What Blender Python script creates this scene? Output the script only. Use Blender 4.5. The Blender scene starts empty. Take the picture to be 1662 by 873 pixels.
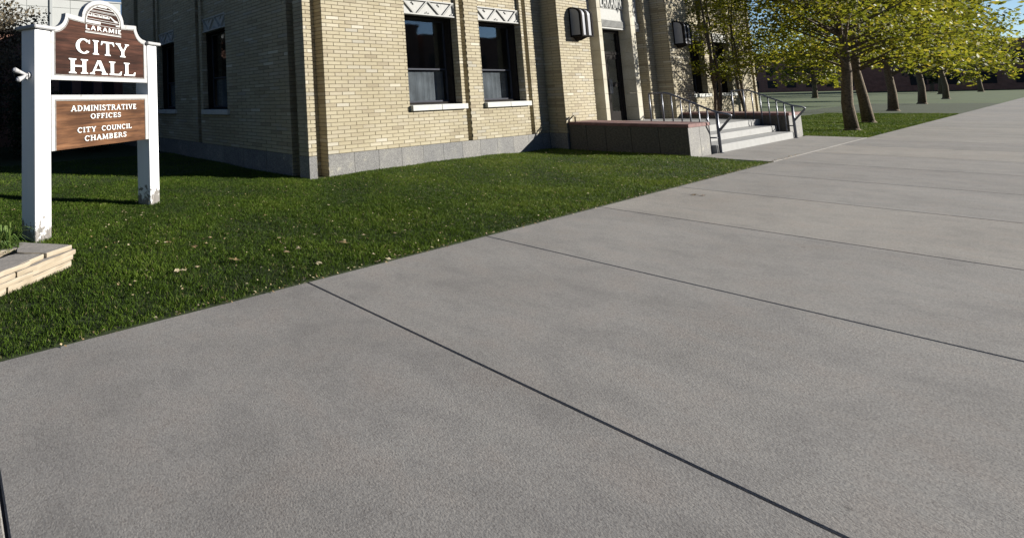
import bpy, math, random
import numpy as np
from mathutils import Vector, Matrix
R = math.radians
scene = bpy.context.scene
COL = scene.collection

# ------------------------------------------------------------------ camera, light, exposure
EYE = 1.42                      # camera height above the pavement; the wall runs along +X, six and a half metres in front
YAW, PITCH, ROLL, FPX, CX, CY = 0.470866, 0.0771489, -0.0274311, 757.61, 292.56, 108.71
fwd = Vector((math.cos(PITCH)*math.sin(YAW), math.cos(PITCH)*math.cos(YAW), math.sin(PITCH)))
rgt = Vector((math.cos(YAW), -math.sin(YAW), 0)); upv = rgt.cross(fwd)
r2 = math.cos(ROLL)*rgt + math.sin(ROLL)*upv; u2 = -math.sin(ROLL)*rgt + math.cos(ROLL)*upv
cam = bpy.data.cameras.new('camera'); camo = bpy.data.objects.new('camera', cam); COL.objects.link(camo)
M = Matrix((r2, u2, -fwd)).transposed().to_4x4(); M.translation = Vector((0, 0, EYE)); camo.matrix_world = M
cam.sensor_width = 36; cam.lens = 36*FPX/1662
cam.shift_x = (831-CX)/1662; cam.shift_y = -(436.5-CY)/1662
cam.clip_start = 0.05; cam.clip_end = 2000
scene.camera = camo

SUN_EL, TO_SUN = R(18.3), Vector((0.725, -0.689, 0)).normalized()
w = bpy.data.worlds.new('World'); scene.world = w; w.use_nodes = True
nt = w.node_tree; bg = nt.nodes['Background']
sky = nt.nodes.new('ShaderNodeTexSky'); sky.sky_type = 'NISHITA'; sky.sun_disc = False
sky.sun_elevation = SUN_EL; sky.sun_rotation = math.atan2(TO_SUN.x, TO_SUN.y); sky.altitude = 2200
sky.air_density = 0.9; sky.dust_density = 0.1; sky.ozone_density = 2.2
nt.links.new(sky.outputs[0], bg.inputs[0]); bg.inputs[1].default_value = 0.05
sl = bpy.data.lights.new('sun', 'SUN'); sl.energy = 5.0; sl.angle = R(0.5); sl.color = (1.0, 0.955, 0.87)
so = bpy.data.objects.new('sun', sl); COL.objects.link(so)
sd = Vector((TO_SUN.x*math.cos(SUN_EL), TO_SUN.y*math.cos(SUN_EL), math.sin(SUN_EL)))
so.rotation_euler = sd.to_track_quat('Z', 'Y').to_euler(); so.location = (20, -20, 30)
scene.render.engine = 'CYCLES'
scene.view_settings.view_transform = 'Standard'; scene.view_settings.look = 'None'
scene.view_settings.exposure = 1.12; scene.view_settings.gamma = 1
scene.cycles.max_bounces = 8

# ------------------------------------------------------------------ materials
def mat(name, rough=0.8, spec=0.3):
    m = bpy.data.materials.new(name); m.use_nodes = True
    b = m.node_tree.nodes['Principled BSDF']
    b.inputs['Roughness'].default_value = rough
    b.inputs['Specular IOR Level'].default_value = spec
    return m, m.node_tree, b
def N(t, typ, **kw):
    n = t.nodes.new(typ)
    for k, v in kw.items(): setattr(n, k, v)
    return n
def noise(t, scale, detail=4, vec=None, rough=0.55):
    n = N(t, 'ShaderNodeTexNoise'); n.inputs['Scale'].default_value = scale
    n.inputs['Detail'].default_value = detail; n.inputs['Roughness'].default_value = rough
    if vec: t.links.new(vec, n.inputs['Vector'])
    return n.outputs['Fac']
def ramp(t, fac, stops, interp='LINEAR'):
    n = N(t, 'ShaderNodeValToRGB'); n.color_ramp.interpolation = interp
    e = n.color_ramp.elements
    while len(e) < len(stops): e.new(0.5)
    for i, (p, c) in enumerate(stops):
        e[i].position = p; e[i].color = (*c, 1) if len(c) == 3 else c
    t.links.new(fac, n.inputs['Fac']); return n.outputs['Color']
def mixc(t, a, b, fac, mode='MIX'):
    n = N(t, 'ShaderNodeMix', data_type='RGBA', blend_type=mode)
    for s, v in ((n.inputs[0], fac), (n.inputs[6], a), (n.inputs[7], b)):
        if isinstance(v, (int, float)): s.default_value = v
        elif isinstance(v, tuple): s.default_value = (*v, 1)
        else: t.links.new(v, s)
    return n.outputs[2]
def objvec(t, scale=(1, 1, 1), coord='Object'):
    tc = N(t, 'ShaderNodeTexCoord'); mp = N(t, 'ShaderNodeMapping')
    mp.inputs['Scale'].default_value = scale
    t.links.new(tc.outputs[coord], mp.inputs['Vector']); return mp.outputs['Vector']
def bump(t, b, h, strength=0.3, dist=0.01):
    n = N(t, 'ShaderNodeBump'); n.inputs['Strength'].default_value = strength; n.inputs['Distance'].default_value = dist
    t.links.new(h, n.inputs['Height']); t.links.new(n.outputs[0], b.inputs['Normal'])
def simple(name, col, rough=0.8, var=0.15, scale=8, bmp=0.15, spec=0.3, metal=0.0):
    m, t, b = mat(name, rough, spec); v = objvec(t)
    f = noise(t, scale, 5, v)
    lo = tuple(c*(1-var) for c in col); hi = tuple(min(1, c*(1+var)) for c in col)
    t.links.new(ramp(t, f, [(0.3, lo), (0.7, hi)]), b.inputs['Base Color'])
    b.inputs['Metallic'].default_value = metal
    if bmp: bump(t, b, noise(t, scale*12, 3, v), bmp, 0.004)
    return m
MATS = {}
# brick: each brick carries its own tint
m, t, b = mat('brick', 0.85, 0.2); MATS['brick'] = m
at = N(t, 'ShaderNodeAttribute', attribute_name='tint'); v = objvec(t)
c = ramp(t, at.outputs['Fac'], [(0.0, (.245, .212, .15)), (0.12, (.285, .25, .182)), (0.3, (.322, .286, .202)), (0.5, (.35, .316, .228)),
      (0.68, (.33, .298, .23)), (0.8, (.40, .368, .282)), (0.9, (.30, .285, .24)), (1.0, (.48, .45, .37))])
c = mixc(t, c, ramp(t, noise(t, 0.9, 3, v), [(0.35, (.90, .88, .84)), (0.7, (1.06, 1.05, 1.04))]), 1.0, 'MULTIPLY')
c = mixc(t, c, ramp(t, noise(t, 60, 4, v), [(0.3, (.86, .85, .84)), (0.6, (1.05, 1.05, 1.05))]), 1.0, 'MULTIPLY')
t.links.new(c, b.inputs['Base Color']); bump(t, b, noise(t, 140, 3, v), 0.25, 0.002)
MATS['mortar'] = simple('mortar', (.19, .16, .115), 0.95, 0.2, 20, 0.2)
# granite plinth
m, t, b = mat('granite', 0.75, 0.3); MATS['granite'] = m; v = objvec(t)
vo = N(t, 'ShaderNodeTexVoronoi'); vo.inputs['Scale'].default_value = 95; t.links.new(v, vo.inputs['Vector'])
c = ramp(t, vo.outputs['Color'], [(0.0, (.07, .069, .068)), (0.3, (.14, .138, .134)), (0.65, (.19, .187, .18)), (1.0, (.29, .285, .27))])
c = mixc(t, c, ramp(t, noise(t, 3.2, 5, v), [(0.4, (.88, .88, .9)), (0.6, (1.0, 1.0, 1.0)), (0.72, (1.2, 1.18, 1.1))]), 1.0, 'MULTIPLY')
at = N(t, 'ShaderNodeAttribute', attribute_name='tint')
c = mixc(t, c, ramp(t, at.outputs['Fac'], [(0, (.85, .86, .88)), (1, (1.12, 1.1, 1.06))]), 1.0, 'MULTIPLY')
eff = ramp(t, noise(t, 2.3, 6, v, 0.75), [(0.63, (0, 0, 0)), (0.70, (1, 1, 1))])
c = mixc(t, c, (.36, .34, .28), mixc(t, (0, 0, 0), eff, .65))
t.links.new(c, b.inputs['Base Color']); bump(t, b, noise(t, 90, 3, v), 0.3, 0.003)
MATS['granite_shade'] = simple('shade_toned_granite', (.085, .078, .066), 0.85, 0.35, 30, 0.3)  # cheek wall sides: their shade is put into a darker stone colour
# sawn stone (portal, lintels, sills)
m, t, b = mat('limestone', 0.8, 0.25); MATS['stone'] = m; v = objvec(t)
c = ramp(t, noise(t, 2.2, 6, v), [(0.3, (.33, .305, .235)), (0.55, (.40, .375, .305)), (0.75, (.44, .42, .36))])
c = mixc(t, c, ramp(t, noise(t, 45, 4, v), [(0.35, (.88, .87, .85)), (0.6, (1.03, 1.03, 1.03))]), 1.0, 'MULTIPLY')
t.links.new(c, b.inputs['Base Color']); bump(t, b, noise(t, 80, 3, v), 0.2, 0.003)
MATS['white_stone'] = simple('pale_carved_stone', (.33, .33, .315), 0.75, 0.08, 14, 0.15)
MATS['sill_stone'] = simple('pale_sill_stone', (.44, .44, .42), 0.8, 0.08, 9, 0.2)
MATS['red_stone'] = simple('red_sandstone', (.165, .092, .085), 0.85, 0.22, 9, 0.3)
MATS['step_stone'] = simple('pale_step_stone', (.27, .27, .265), 0.8, 0.08, 7, 0.15)
MATS['bronze'] = simple('dark_bronze_frame', (.018, .016, .015), 0.85, 0.2, 10, 0, 0.04)
MATS['sash'] = simple('grey_metal_sash', (.045, .048, .06), 0.8, 0.12, 12, 0, 0.1)
MATS['lamp_glass'] = simple('frosted_lamp_glass', (.23, .235, .26), 0.4, 0.04, 10, 0, 0.5)
MATS['rail'] = simple('grey_painted_steel', (.115, .125, .155), 0.38, 0.15, 25, 0.05, 0.6, 0.35)
MATS['darkrail'] = simple('brown_painted_steel', (.06, .045, .035), 0.5, 0.2, 25, 0.05, 0.4)
MATS['black'] = simple('black_rubber', (.015, .015, .016), 0.7, 0.2, 10, 0)
MATS['roof'] = simple('gravel_roof', (.2, .19, .18), 0.9, 0.2, 6, 0.2)
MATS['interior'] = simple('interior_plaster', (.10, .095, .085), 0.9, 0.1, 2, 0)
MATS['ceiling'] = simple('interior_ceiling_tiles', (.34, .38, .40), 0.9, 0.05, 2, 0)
MATS['curtain'] = simple('grey_curtain', (.115, .122, .138), 0.95, 0.35, 2.2, 0)
MATS['asphalt'] = simple('asphalt', (.05, .05, .052), 0.9, 0.2, 30, 0.3)
MATS['kerb'] = simple('kerb_concrete', (.30, .29, .27), 0.9, 0.12, 6, 0.2)
MATS['panel'] = simple('pale_concrete_panel', (.34, .345, .335), 0.85, 0.05, .4, 0.05)
MATS['panel_joint'] = simple('panel_joint', (.29, .30, .30), 0.85, 0.08, .4, 0)
MATS['farbrick'] = simple('distant_brick', (.22, .12, .09), 0.9, 0.2, 2, 0)
# painted post wood
m, t, b = mat('white_painted_wood', 0.45, 0.4); MATS['paint'] = m; v = objvec(t)
v2 = objvec(t, (14, 14, 1.2))
pt = ramp(t, noise(t, 1.0, 5, v2), [(0.3, (.71, .72, .75)), (0.7, (.76, .76, .77))])
sx = N(t, 'ShaderNodeSeparateXYZ'); t.links.new(v, sx.inputs[0])
hz = N(t, 'ShaderNodeMapRange'); hz.inputs[1].default_value = 0.02; hz.inputs[2].default_value = 0.50
hz.inputs[3].default_value = 0.20; hz.inputs[4].default_value = -0.10; t.links.new(sx.outputs[2], hz.inputs[0])
ad = N(t, 'ShaderNodeMath', operation='ADD'); t.links.new(noise(t, 5.5, 7, v, 0.75), ad.inputs[0]); t.links.new(hz.outputs[0], ad.inputs[1])
pk = ramp(t, ad.outputs[0], [(0.60, (0, 0, 0)), (0.645, (1, 1, 1))])
grn = ramp(t, noise(t, 3.0, 4, objvec(t, (30, 30, 2))), [(0.35, (.10, .092, .085)), (0.65, (.24, .225, .21))])
pt = mixc(t, pt, grn, pk)
pk2 = ramp(t, noise(t, 2.0, 5, objvec(t, (9, 9, 1.0)), 0.7), [(0.715, (0, 0, 0)), (0.73, (1, 1, 1))])
pt = mixc(t, pt, (.45, .43, .42), pk2)
t.links.new(pt, b.inputs['Base Color']); bump(t, b, ad.outputs[0], 0.25, 0.004)
m, t, b = mat('white_trim_paint', 0.5, 0.35); MATS['trim'] = m; v = objvec(t)
c = ramp(t, noise(t, 12, 6, v, 0.7), [(0.30, (.29, .29, .295)), (0.5, (.33, .33, .335)), (0.62, (.31, .31, .31)), (0.68, (.19, .18, .165))])
t.links.new(c, b.inputs['Base Color'])
MATS['emblem'] = simple('white_emblem_paint', (.40, .40, .395), 0.6, 0.06, 30, 0)
MATS['bead'] = simple('shadow_line_bead', (.20, .195, .185), 0.7, 0.3, 30, 0)  # darker grey paints the shadow line between frame and panel
MATS['letter'] = simple('white_letter_paint', (.66, .66, .65), 0.5, 0.04, 30, 0)
def wood(name, cols, seed):
    m, t, b = mat(name, 0.75, 0.12)
    v = objvec(t, (1.3, 6, 26)); n1 = noise(t, 1.0, 7, v, 0.65)
    c = ramp(t, n1, [(0.28, cols[0]), (0.45, cols[1]), (0.6, cols[2]), (0.75, cols[3])])
    big = noise(t, 1.0, 3, objvec(t, (1.0, 1, 3.6)))
    c = mixc(t, c, ramp(t, big, [(0.38, (.52, .50, .50)), (0.52, (1, 1, 1)), (0.66, (1.15, 1.12, 1.06))]), 0.9, 'MULTIPLY')
    fine = noise(t, 1.0, 6, objvec(t, (6, 30, 150)), 0.7)
    c = mixc(t, c, ramp(t, fine, [(0.35, (.55, .55, .55)), (0.55, (1.05, 1.05, 1.05))]), 0.7, 'MULTIPLY')
    t.links.new(c, b.inputs['Base Color']); bump(t, b, fine, 0.35, 0.002); return m
MATS['wood_dark'] = wood('dark_stained_cedar', [(.018, .009, .007), (.040, .0175, .012), (.066, .027, .018), (.098, .045, .031)], 1)
MATS['wood_light'] = wood('weathered_cedar', [(.05, .027, .018), (.10, .048, .025), (.155, .074, .036), (.21, .12, .07)], 2)
# concrete
m, t, b = mat('pavement_concrete', 0.9, 0.2); MATS['concrete'] = m; v = objvec(t)
c = ramp(t, noise(t, 1.1, 6, v, 0.6), [(0.3, (.208, .198, .186)), (0.55, (.24, .230, .217)), (0.75, (.262, .252, .236))])
vo = N(t, 'ShaderNodeTexVoronoi'); vo.inputs['Scale'].default_value = 160; t.links.new(v, vo.inputs['Vector'])
c = mixc(t, c, ramp(t, vo.outputs['Color'], [(0.1, (.70, .67, .66)), (0.5, (1, 1, 1)), (0.95, (1.28, 1.26, 1.22))]), 0.75, 'MULTIPLY')
c = mixc(t, c, ramp(t, noise(t, 3.7, 4, v), [(0.36, (.86, .86, .87)), (0.5, (1, 1, 1)), (0.66, (1.03, .99, .97))]), 0.7, 'MULTIPLY')
at = N(t, 'ShaderNodeAttribute', attribute_name='tint')
c = mixc(t, c, ramp(t, at.outputs['Fac'], [(0, (.90, .90, .91)), (.5, (1, 1, 1)), (1, (1.07, 1.05, 1.02))]), 1.0, 'MULTIPLY')
vg = N(t, 'ShaderNodeTexVoronoi'); vg.inputs['Scale'].default_value = 2.1; t.links.new(v, vg.inputs['Vector'])
c = mixc(t, c, ramp(t, vg.outputs['Distance'], [(0.022, (.50, .49, .48)), (0.040, (1, 1, 1))]), 0.8, 'MULTIPLY')
vc = N(t, 'ShaderNodeTexVoronoi', feature='DISTANCE_TO_EDGE'); vc.inputs['Scale'].default_value = .42
nd = N(t, 'ShaderNodeTexNoise'); nd.inputs['Scale'].default_value = 3.5; nd.inputs['Detail'].default_value = 5; t.links.new(v, nd.inputs['Vector'])
vm = N(t, 'ShaderNodeMix', data_type='VECTOR'); vm.inputs[0].default_value = .16; t.links.new(v, vm.inputs[4]); t.links.new(nd.outputs['Color'], vm.inputs[5]); t.links.new(vm.outputs[1], vc.inputs['Vector'])
hair = ramp(t, vc.outputs['Distance'], [(0.0012, (.45, .44, .43)), (0.0035, (1, 1, 1))])
c = mixc(t, c, (1.0, 1.0, 1.0), ramp(t, noise(t, .45, 2, v), [(0.52, (0, 0, 0)), (0.6, (.8, .8, .8))]), 'MULTIPLY')
st = ramp(t, noise(t, .55, 7, v, 0.8), [(0.60, (1, 1, 1)), (0.70, (.88, .88, .88))])
c = mixc(t, c, st, 0.8, 'MULTIPLY')
t.links.new(c, b.inputs['Base Color']); bump(t, b, noise(t, 120, 4, v), 0.5, 0.004)
MATS['joint'] = simple('pavement_joint_filler', (.05, .045, .042), 0.95, 0.3, 40, 0.2)
MATS['soil'] = simple('thatch_and_soil', (.030, .042, .014), 0.95, 0.4, 12, 0.5)
MATS['farlawn'] = simple('distant_lawn', (.05, .075, .018), 0.95, 0.35, 1.2, 0.5)
MATS['bed_soil'] = simple('bed_soil', (.05, .038, .028), 0.95, 0.4, 22, 0.6)
# flagstones: sandy edges, greyer tops
m, t, b = mat('sandstone_slab', 0.85, 0.2); MATS['flag'] = m; v = objvec(t)
c = ramp(t, noise(t, 5, 6, objvec(t, (1, 1, 7))), [(0.3, (.23, .19, .135)), (0.5, (.30, .25, .185)), (0.7, (.34, .30, .235))])
g = N(t, 'ShaderNodeNewGeometry'); sx = N(t, 'ShaderNodeSeparateXYZ'); t.links.new(g.outputs['True Normal'], sx.inputs[0])
tp = ramp(t, sx.outputs[2], [(0.7, (0, 0, 0)), (0.9, (1, 1, 1))])
gr = ramp(t, noise(t, 6, 5, objvec(t, (1, 5, 1))), [(0.3, (.20, .185, .17)), (0.6, (.26, .24, .22)), (0.75, (.33, .29, .24))])
c = mixc(t, c, gr, tp); t.links.new(c, b.inputs['Base Color']); bump(t, b, noise(t, 25, 6, v), 0.4, 0.006)
def tinted(name, stops, rough=0.6, trans=0.35, spec=0.25):
    m = bpy.data.materials.new(name); m.use_nodes = True; t = m.node_tree; b = t.nodes['Principled BSDF']
    b.inputs['Roughness'].default_value = rough; b.inputs['Specular IOR Level'].default_value = spec
    at = N(t, 'ShaderNodeAttribute', attribute_name='tint')
    c = ramp(t, at.outputs['Fac'], stops); t.links.new(c, b.inputs['Base Color'])
    if trans:
        tr = N(t, 'ShaderNodeBsdfTranslucent'); mx = N(t, 'ShaderNodeMixShader'); mx.inputs[0].default_value = trans
        t.links.new(c, tr.inputs[0]); t.links.new(b.outputs[0], mx.inputs[1]); t.links.new(tr.outputs[0], mx.inputs[2])
        t.links.new(mx.outputs[0], t.nodes['Material Output'].inputs[0])
    return m
MATS['grass'] = tinted('lawn_grass', [(0, (.024, .046, .006)), (.4, (.052, .092, .011)), (.75, (.092, .142, .016)), (.94, (.14, .175, .030)), (1, (.19, .175, .075))], 0.6, 0.25, 0.08)
MATS['leaf_gold'] = tinted('yellow_green_leaf', [(0, (.07, .085, .010)), (.4, (.15, .165, .014)), (.8, (.27, .25, .022)), (1, (.38, .30, .04))], 0.55, 0.5)
MATS['leaf_brown'] = tinted('autumn_leaf', [(0, (.045, .036, .026)), (.5, (.10, .082, .052)), (1, (.22, .18, .12))], 0.7, 0.3)
MATS['leaf_dark'] = tinted('evergreen_leaf', [(0, (.010, .018, .008)), (.6, (.02, .035, .014)), (1, (.045, .06, .024))], 0.6, 0.15)
MATS['leaf_bed'] = tinted('bedding_leaf', [(0, (.04, .08, .015)), (.6, (.09, .15, .03)), (1, (.16, .20, .05))], 0.6, 0.3)
MATS['litter'] = tinted('fallen_leaf', [(0, (.16, .09, .045)), (.5, (.34, .24, .12)), (1, (.58, .50, .33))], 0.8, 0.2)
MATS['bark'] = simple('bark', (.12, .092, .062), 0.95, 0.55, 22, 1.0)
# window glass
def glassmat(name, tint, refl=0.06):
    m = bpy.data.materials.new(name); m.use_nodes = True; t = m.node_tree; t.nodes.remove(t.nodes['Principled BSDF'])
    tr = N(t, 'ShaderNodeBsdfTransparent'); tr.inputs[0].default_value = (*tint, 1)
    gl = N(t, 'ShaderNodeBsdfGlossy'); gl.inputs['Roughness'].default_value = 0.03; gl.inputs[0].default_value = (.9, .95, 1, 1)
    lw = N(t, 'ShaderNodeLayerWeight'); lw.inputs[0].default_value = 0.5
    pw = N(t, 'ShaderNodeMath', operation='POWER'); t.links.new(lw.outputs['Facing'], pw.inputs[0]); pw.inputs[1].default_value = 4.5
    fr = N(t, 'ShaderNodeMath', operation='MULTIPLY_ADD'); t.links.new(pw.outputs[0], fr.inputs[0]); fr.inputs[1].default_value = 0.9; fr.inputs[2].default_value = refl
    bp = N(t, 'ShaderNodeBump'); bp.inputs['Strength'].default_value = 0.05; bp.inputs['Distance'].default_value = 0.02
    t.links.new(noise(t, 1.5, 2, objvec(t)), bp.inputs['Height']); t.links.new(bp.outputs[0], gl.inputs['Normal'])
    mx = N(t, 'ShaderNodeMixShader'); t.links.new(fr.outputs[0], mx.inputs[0])
    t.links.new(tr.outputs[0], mx.inputs[1]); t.links.new(gl.outputs[0], mx.inputs[2])
    t.links.new(mx.outputs[0], t.nodes['Material Output'].inputs[0]); return m
MATS['door_glass'] = glassmat('door_glass', (.85, .87, .88), .16)
MATS['glass'] = glassmat('window_glass', (.90, .92, .92))

# ------------------------------------------------------------------ mesh helpers
class MB:
    def __init__(s): s.v = []; s.f = []; s.t = []; s.m = []
    def add(s, vs, fs, tint=0.5, mi=0):
        o = len(s.v); s.v += [tuple(x) for x in vs]
        for f in fs: s.f.append(tuple(i+o for i in f)); s.t.append(tint); s.m.append(mi)
    def box(s, x0, x1, y0, y1, z0, z1, tint=0.5, mi=0):
        v = [(x0,y0,z0),(x1,y0,z0),(x1,y1,z0),(x0,y1,z0),(x0,y0,z1),(x1,y0,z1),(x1,y1,z1),(x0,y1,z1)]
        s.add(v, [(0,3,2,1),(4,5,6,7),(0,1,5,4),(1,2,6,5),(2,3,7,6),(3,0,4,7)], tint, mi)
    def cbox(s, x0, x1, y0, y1, z0, z1, c=0.006, tint=0.5, mi=0):
        """box with chamfered edges"""
        P = []
        for sx in (0, 1):
            for sy in (0, 1):
                for sz in (0, 1):
                    X, Y, Z = (x0, x1)[sx], (y0, y1)[sy], (z0, z1)[sz]
                    dx, dy, dz = (c, -c)[sx], (c, -c)[sy], (c, -c)[sz]
                    P += [(X, Y+dy, Z+dz), (X+dx, Y, Z+dz), (X+dx, Y+dy, Z)]
        I = lambda sx, sy, sz, k: (sx*4+sy*2+sz)*3+k
        F = []
        for a in (0, 1):
            q = [I(a,0,0,0), I(a,1,0,0), I(a,1,1,0), I(a,0,1,0)]; F.append(q if a else q[::-1])
            q = [I(0,a,0,1), I(1,a,0,1), I(1,a,1,1), I(0,a,1,1)]; F.append(q[::-1] if a else q)
            q = [I(0,0,a,2), I(1,0,a,2), I(1,1,a,2), I(0,1,a,2)]; F.append(q if a else q[::-1])
        for a in (0, 1):
            for b_ in (0, 1):
                F.append([I(a,b_,0,0), I(a,b_,1,0), I(a,b_,1,1), I(a,b_,0,1)])
                F.append([I(a,0,b_,0), I(a,1,b_,0), I(a,1,b_,2), I(a,0,b_,2)])
                F.append([I(0,a,b_,1), I(1,a,b_,1), I(1,a,b_,2), I(0,a,b_,2)])
                for k in (0, 1): F.append([I(a,b_,k,0), I(a,b_,k,1), I(a,b_,k,2)])
        s.add(P, F, tint, mi)
    def tube(s, pts, rad, n=8, tint=0.5, cap=True, mi=0):
        pts = [Vector(p) for p in pts]; rr = rad if isinstance(rad, (list, tuple)) else [rad]*len(pts)
        rings = []; ref = Vector((0.123, 0.456, 0.88)).normalized()
        for i, p in enumerate(pts):
            d = (pts[min(i+1, len(pts)-1)]-pts[max(i-1, 0)]).normalized()
            a = d.cross(ref)
            if a.length < 1e-3: a = d.orthogonal()
            a.normalize(); b_ = d.cross(a)
            if i and (a.dot(rings[-1][0]) < 0): pass
            rings.append((a, b_))
        vs = []
        for p, (a, b_), r_ in zip(pts, rings, rr):
            for k in range(n):
                an = 2*math.pi*k/n; vs.append(p+a*math.cos(an)*r_+b_*math.sin(an)*r_)
        fs = []
        for i in range(len(pts)-1):
            for k in range(n): fs.append((i*n+k, i*n+(k+1) % n, (i+1)*n+(k+1) % n, (i+1)*n+k))
        if cap: fs.append(tuple(range(n))[::-1]); fs.append(tuple((len(pts)-1)*n+k for k in range(n)))
        s.add(vs, fs, tint, mi)
    def prism(s, poly, origin, U, V, W, depth, tint=0.5, mi=0, back=True):
        """polygon (u,v) in plane U,V extruded by depth along W, front face first"""
        O, U, V, W = map(Vector, (origin, U, V, W)); n = len(poly)
        vs = [O+U*a+V*b_+W*depth for a, b_ in poly]+[O+U*a+V*b_ for a, b_ in poly]
        fs = [tuple(range(n))]+[(i, i+n, (i+1) % n+n, (i+1) % n) for i in range(n)]
        if back: fs.append(tuple(range(n, 2*n))[::-1])
        s.add(vs, fs, tint, mi)
    def build(s, name, m, parent=None, smooth=False, fixn=False):
        me = bpy.data.meshes.new(name); me.from_pydata(s.v, [], s.f); me.update()
        mm = m if isinstance(m, (list, tuple)) else [m]
        for x in mm: me.materials.append(MATS[x])
        at = me.attributes.new('tint', 'FLOAT', 'FACE'); at.data.foreach_set('value', np.array(s.t, dtype=np.float32))
        if len(mm) > 1: me.polygons.foreach_set('material_index', np.array(s.m, dtype=np.int32))
        if smooth: me.polygons.foreach_set('use_smooth', np.ones(len(s.f), dtype=bool))
        if fixn:
            import bmesh
            bm = bmesh.new(); bm.from_mesh(me); bmesh.ops.recalc_face_normals(bm, faces=bm.faces); bm.to_mesh(me); bm.free()
        o = bpy.data.objects.new(name, me); COL.objects.link(o)
        if parent: o.parent = parent
        return o
def npmesh(name, verts, faces_n, tints, m, parent=None):
    """fast mesh: verts (F*k,3) grouped in k-gons"""
    k = faces_n; V_ = verts.reshape(-1, 3); nf = len(V_)//k
    me = bpy.data.meshes.new(name); me.vertices.add(len(V_)); me.vertices.foreach_set('co', V_.astype(np.float32).ravel())
    me.loops.add(nf*k); me.loops.foreach_set('vertex_index', np.arange(nf*k, dtype=np.int32))
    me.polygons.add(nf); me.polygons.foreach_set('loop_start', np.arange(0, nf*k, k, dtype=np.int32))
    me.polygons.foreach_set('loop_total', np.full(nf, k, dtype=np.int32)); me.update(calc_edges=True)
    me.materials.append(MATS[m])
    at = me.attributes.new('tint', 'FLOAT', 'FACE'); at.data.foreach_set('value', tints.astype(np.float32))
    o = bpy.data.objects.new(name, me); COL.objects.link(o)
    if parent: o.parent = parent
    return o
def tag(o, label=None, cat=None, group=None, kind=None):
    if label: o['label'] = label
    if cat: o['category'] = cat
    if group: o['group'] = group
    if kind: o['kind'] = kind
    return o
def thing(name, loc, label, cat, group=None, rz=0):
    o = bpy.data.objects.new(name, None); COL.objects.link(o); o.location = loc; o.rotation_euler.z = rz
    o.empty_display_size = 0.2
    return tag(o, label, cat, group)
def children(o): return [c for c in bpy.data.objects if c.parent == o]
def copy_tree(o, parent=None):
    kids = children(o); c = o.copy(); COL.objects.link(c); c.parent = parent
    for k in kids: copy_tree(k, c)
    return c

# ------------------------------------------------------------------ brickwork
CO, BL, MJ = 0.0718, 0.3285, 0.0105    # course height, brick module, joint
ZB = 0.40                               # top of the plinth
def rect_minus(r, holes):
    out = [r]
    for h in holes:
        nx = []
        for (a, b_, c, d) in out:
            A, B, C_, D = h
            if A >= b_ or B <= a or C_ >= d or D <= c: nx.append((a, b_, c, d)); continue
            if a < A: nx.append((a, A, c, d))
            if B < b_: nx.append((B, b_, c, d))
            m0, m1 = max(a, A), min(b_, B)
            if c < C_: nx.append((m0, m1, c, C_))
            if D < d: nx.append((m0, m1, D, d))
        out = nx
    return [q for q in out if q[1]-q[0] > .004 and q[3]-q[2] > .004]
rb = random.Random(5)
def bricks(mb, mo, P, u0, u1, z0, z1, holes=(), us=0.0, sides=True):
    """P(u, d, z) -> world point; d = distance outwards of the wall plane"""
    rec = 0.009
    for (a, b_, c, d) in rect_minus((u0, u1, z0, z1), holes):
        mo.add([P(a, -rec, c), P(b_, -rec, c), P(b_, -rec, d), P(a, -rec, d)], [(0, 1, 2, 3)])
    k0 = int(math.floor((z0-ZB)/CO)); k1 = int(math.ceil((z1-ZB)/CO))
    for k in range(k0, k1):
        za, zb = ZB+k*CO+MJ*.5, ZB+(k+1)*CO-MJ*.5
        off = us+(BL*.5 if k % 2 else 0)
        i0 = int(math.floor((u0-off)/BL))-1; i1 = int(math.ceil((u1-off)/BL))+1
        for i in range(i0, i1):
            a = off+i*BL+MJ*.42; b_ = off+(i+1)*BL-MJ*.42
            a2, b2, c2, d2 = max(a, u0), min(b_, u1), max(za, z0), min(zb, z1)
            if b2-a2 < .012 or d2-c2 < .01: continue
            rnd = rb.random(); tint = rnd if rb.random() > .62 else .33+.3*rb.random()
            j = rb.uniform(-.0012, .0012); tl = rb.uniform(-.001, .001)
            for (p, q, r_, s_) in rect_minus((a2, b2, c2, d2), holes):
                if q-p < .012 or s_-r_ < .01: continue
                e = .0025
                v = [P(p+e, j+tl, r_+e), P(q-e, j-tl, r_+e), P(q-e, j-tl, s_-e), P(p+e, j+tl, s_-e),
                     P(p, -rec, r_), P(q, -rec, r_), P(q, -rec, s_), P(p, -rec, s_)]
                mb.add(v, [(0,1,2,3),(4,5,1,0),(5,6,2,1),(6,7,3,2),(7,4,0,3)], tint)
def front(y):   return lambda u, d, z: (u, y-d, z)          # faces -Y
def left(x):    return lambda u, d, z: (x-d, u, z)          # faces -X
def right(x):   return lambda u, d, z: (x+d, u, z)          # faces +X
def fix(o):
    import bmesh
    return o

FY, SX = 6.5, 5.84            # front wall plane, side wall plane
XC = 18.05                    # axis of the entrance
TOP = 5.6
mir = lambda x: 2*XC-x
hall = thing('city_hall', (SX, FY, 0), 'cream brick civic building with granite base, stone portal and tall dark windows', 'building')
HL = Vector(hall.location)
def hb(mb, name, m, parent=None, **k):
    """build world-space geometry as a part of the hall"""
    pp = parent or hall; off = Vector((0, 0, 0)); q = pp
    while q: off += Vector(q.location); q = q.parent
    mb.v = [(x-off.x, y-off.y, z-off.z) for x, y, z in mb.v]
    return mb.build(name, m, pp, **k)

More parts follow.
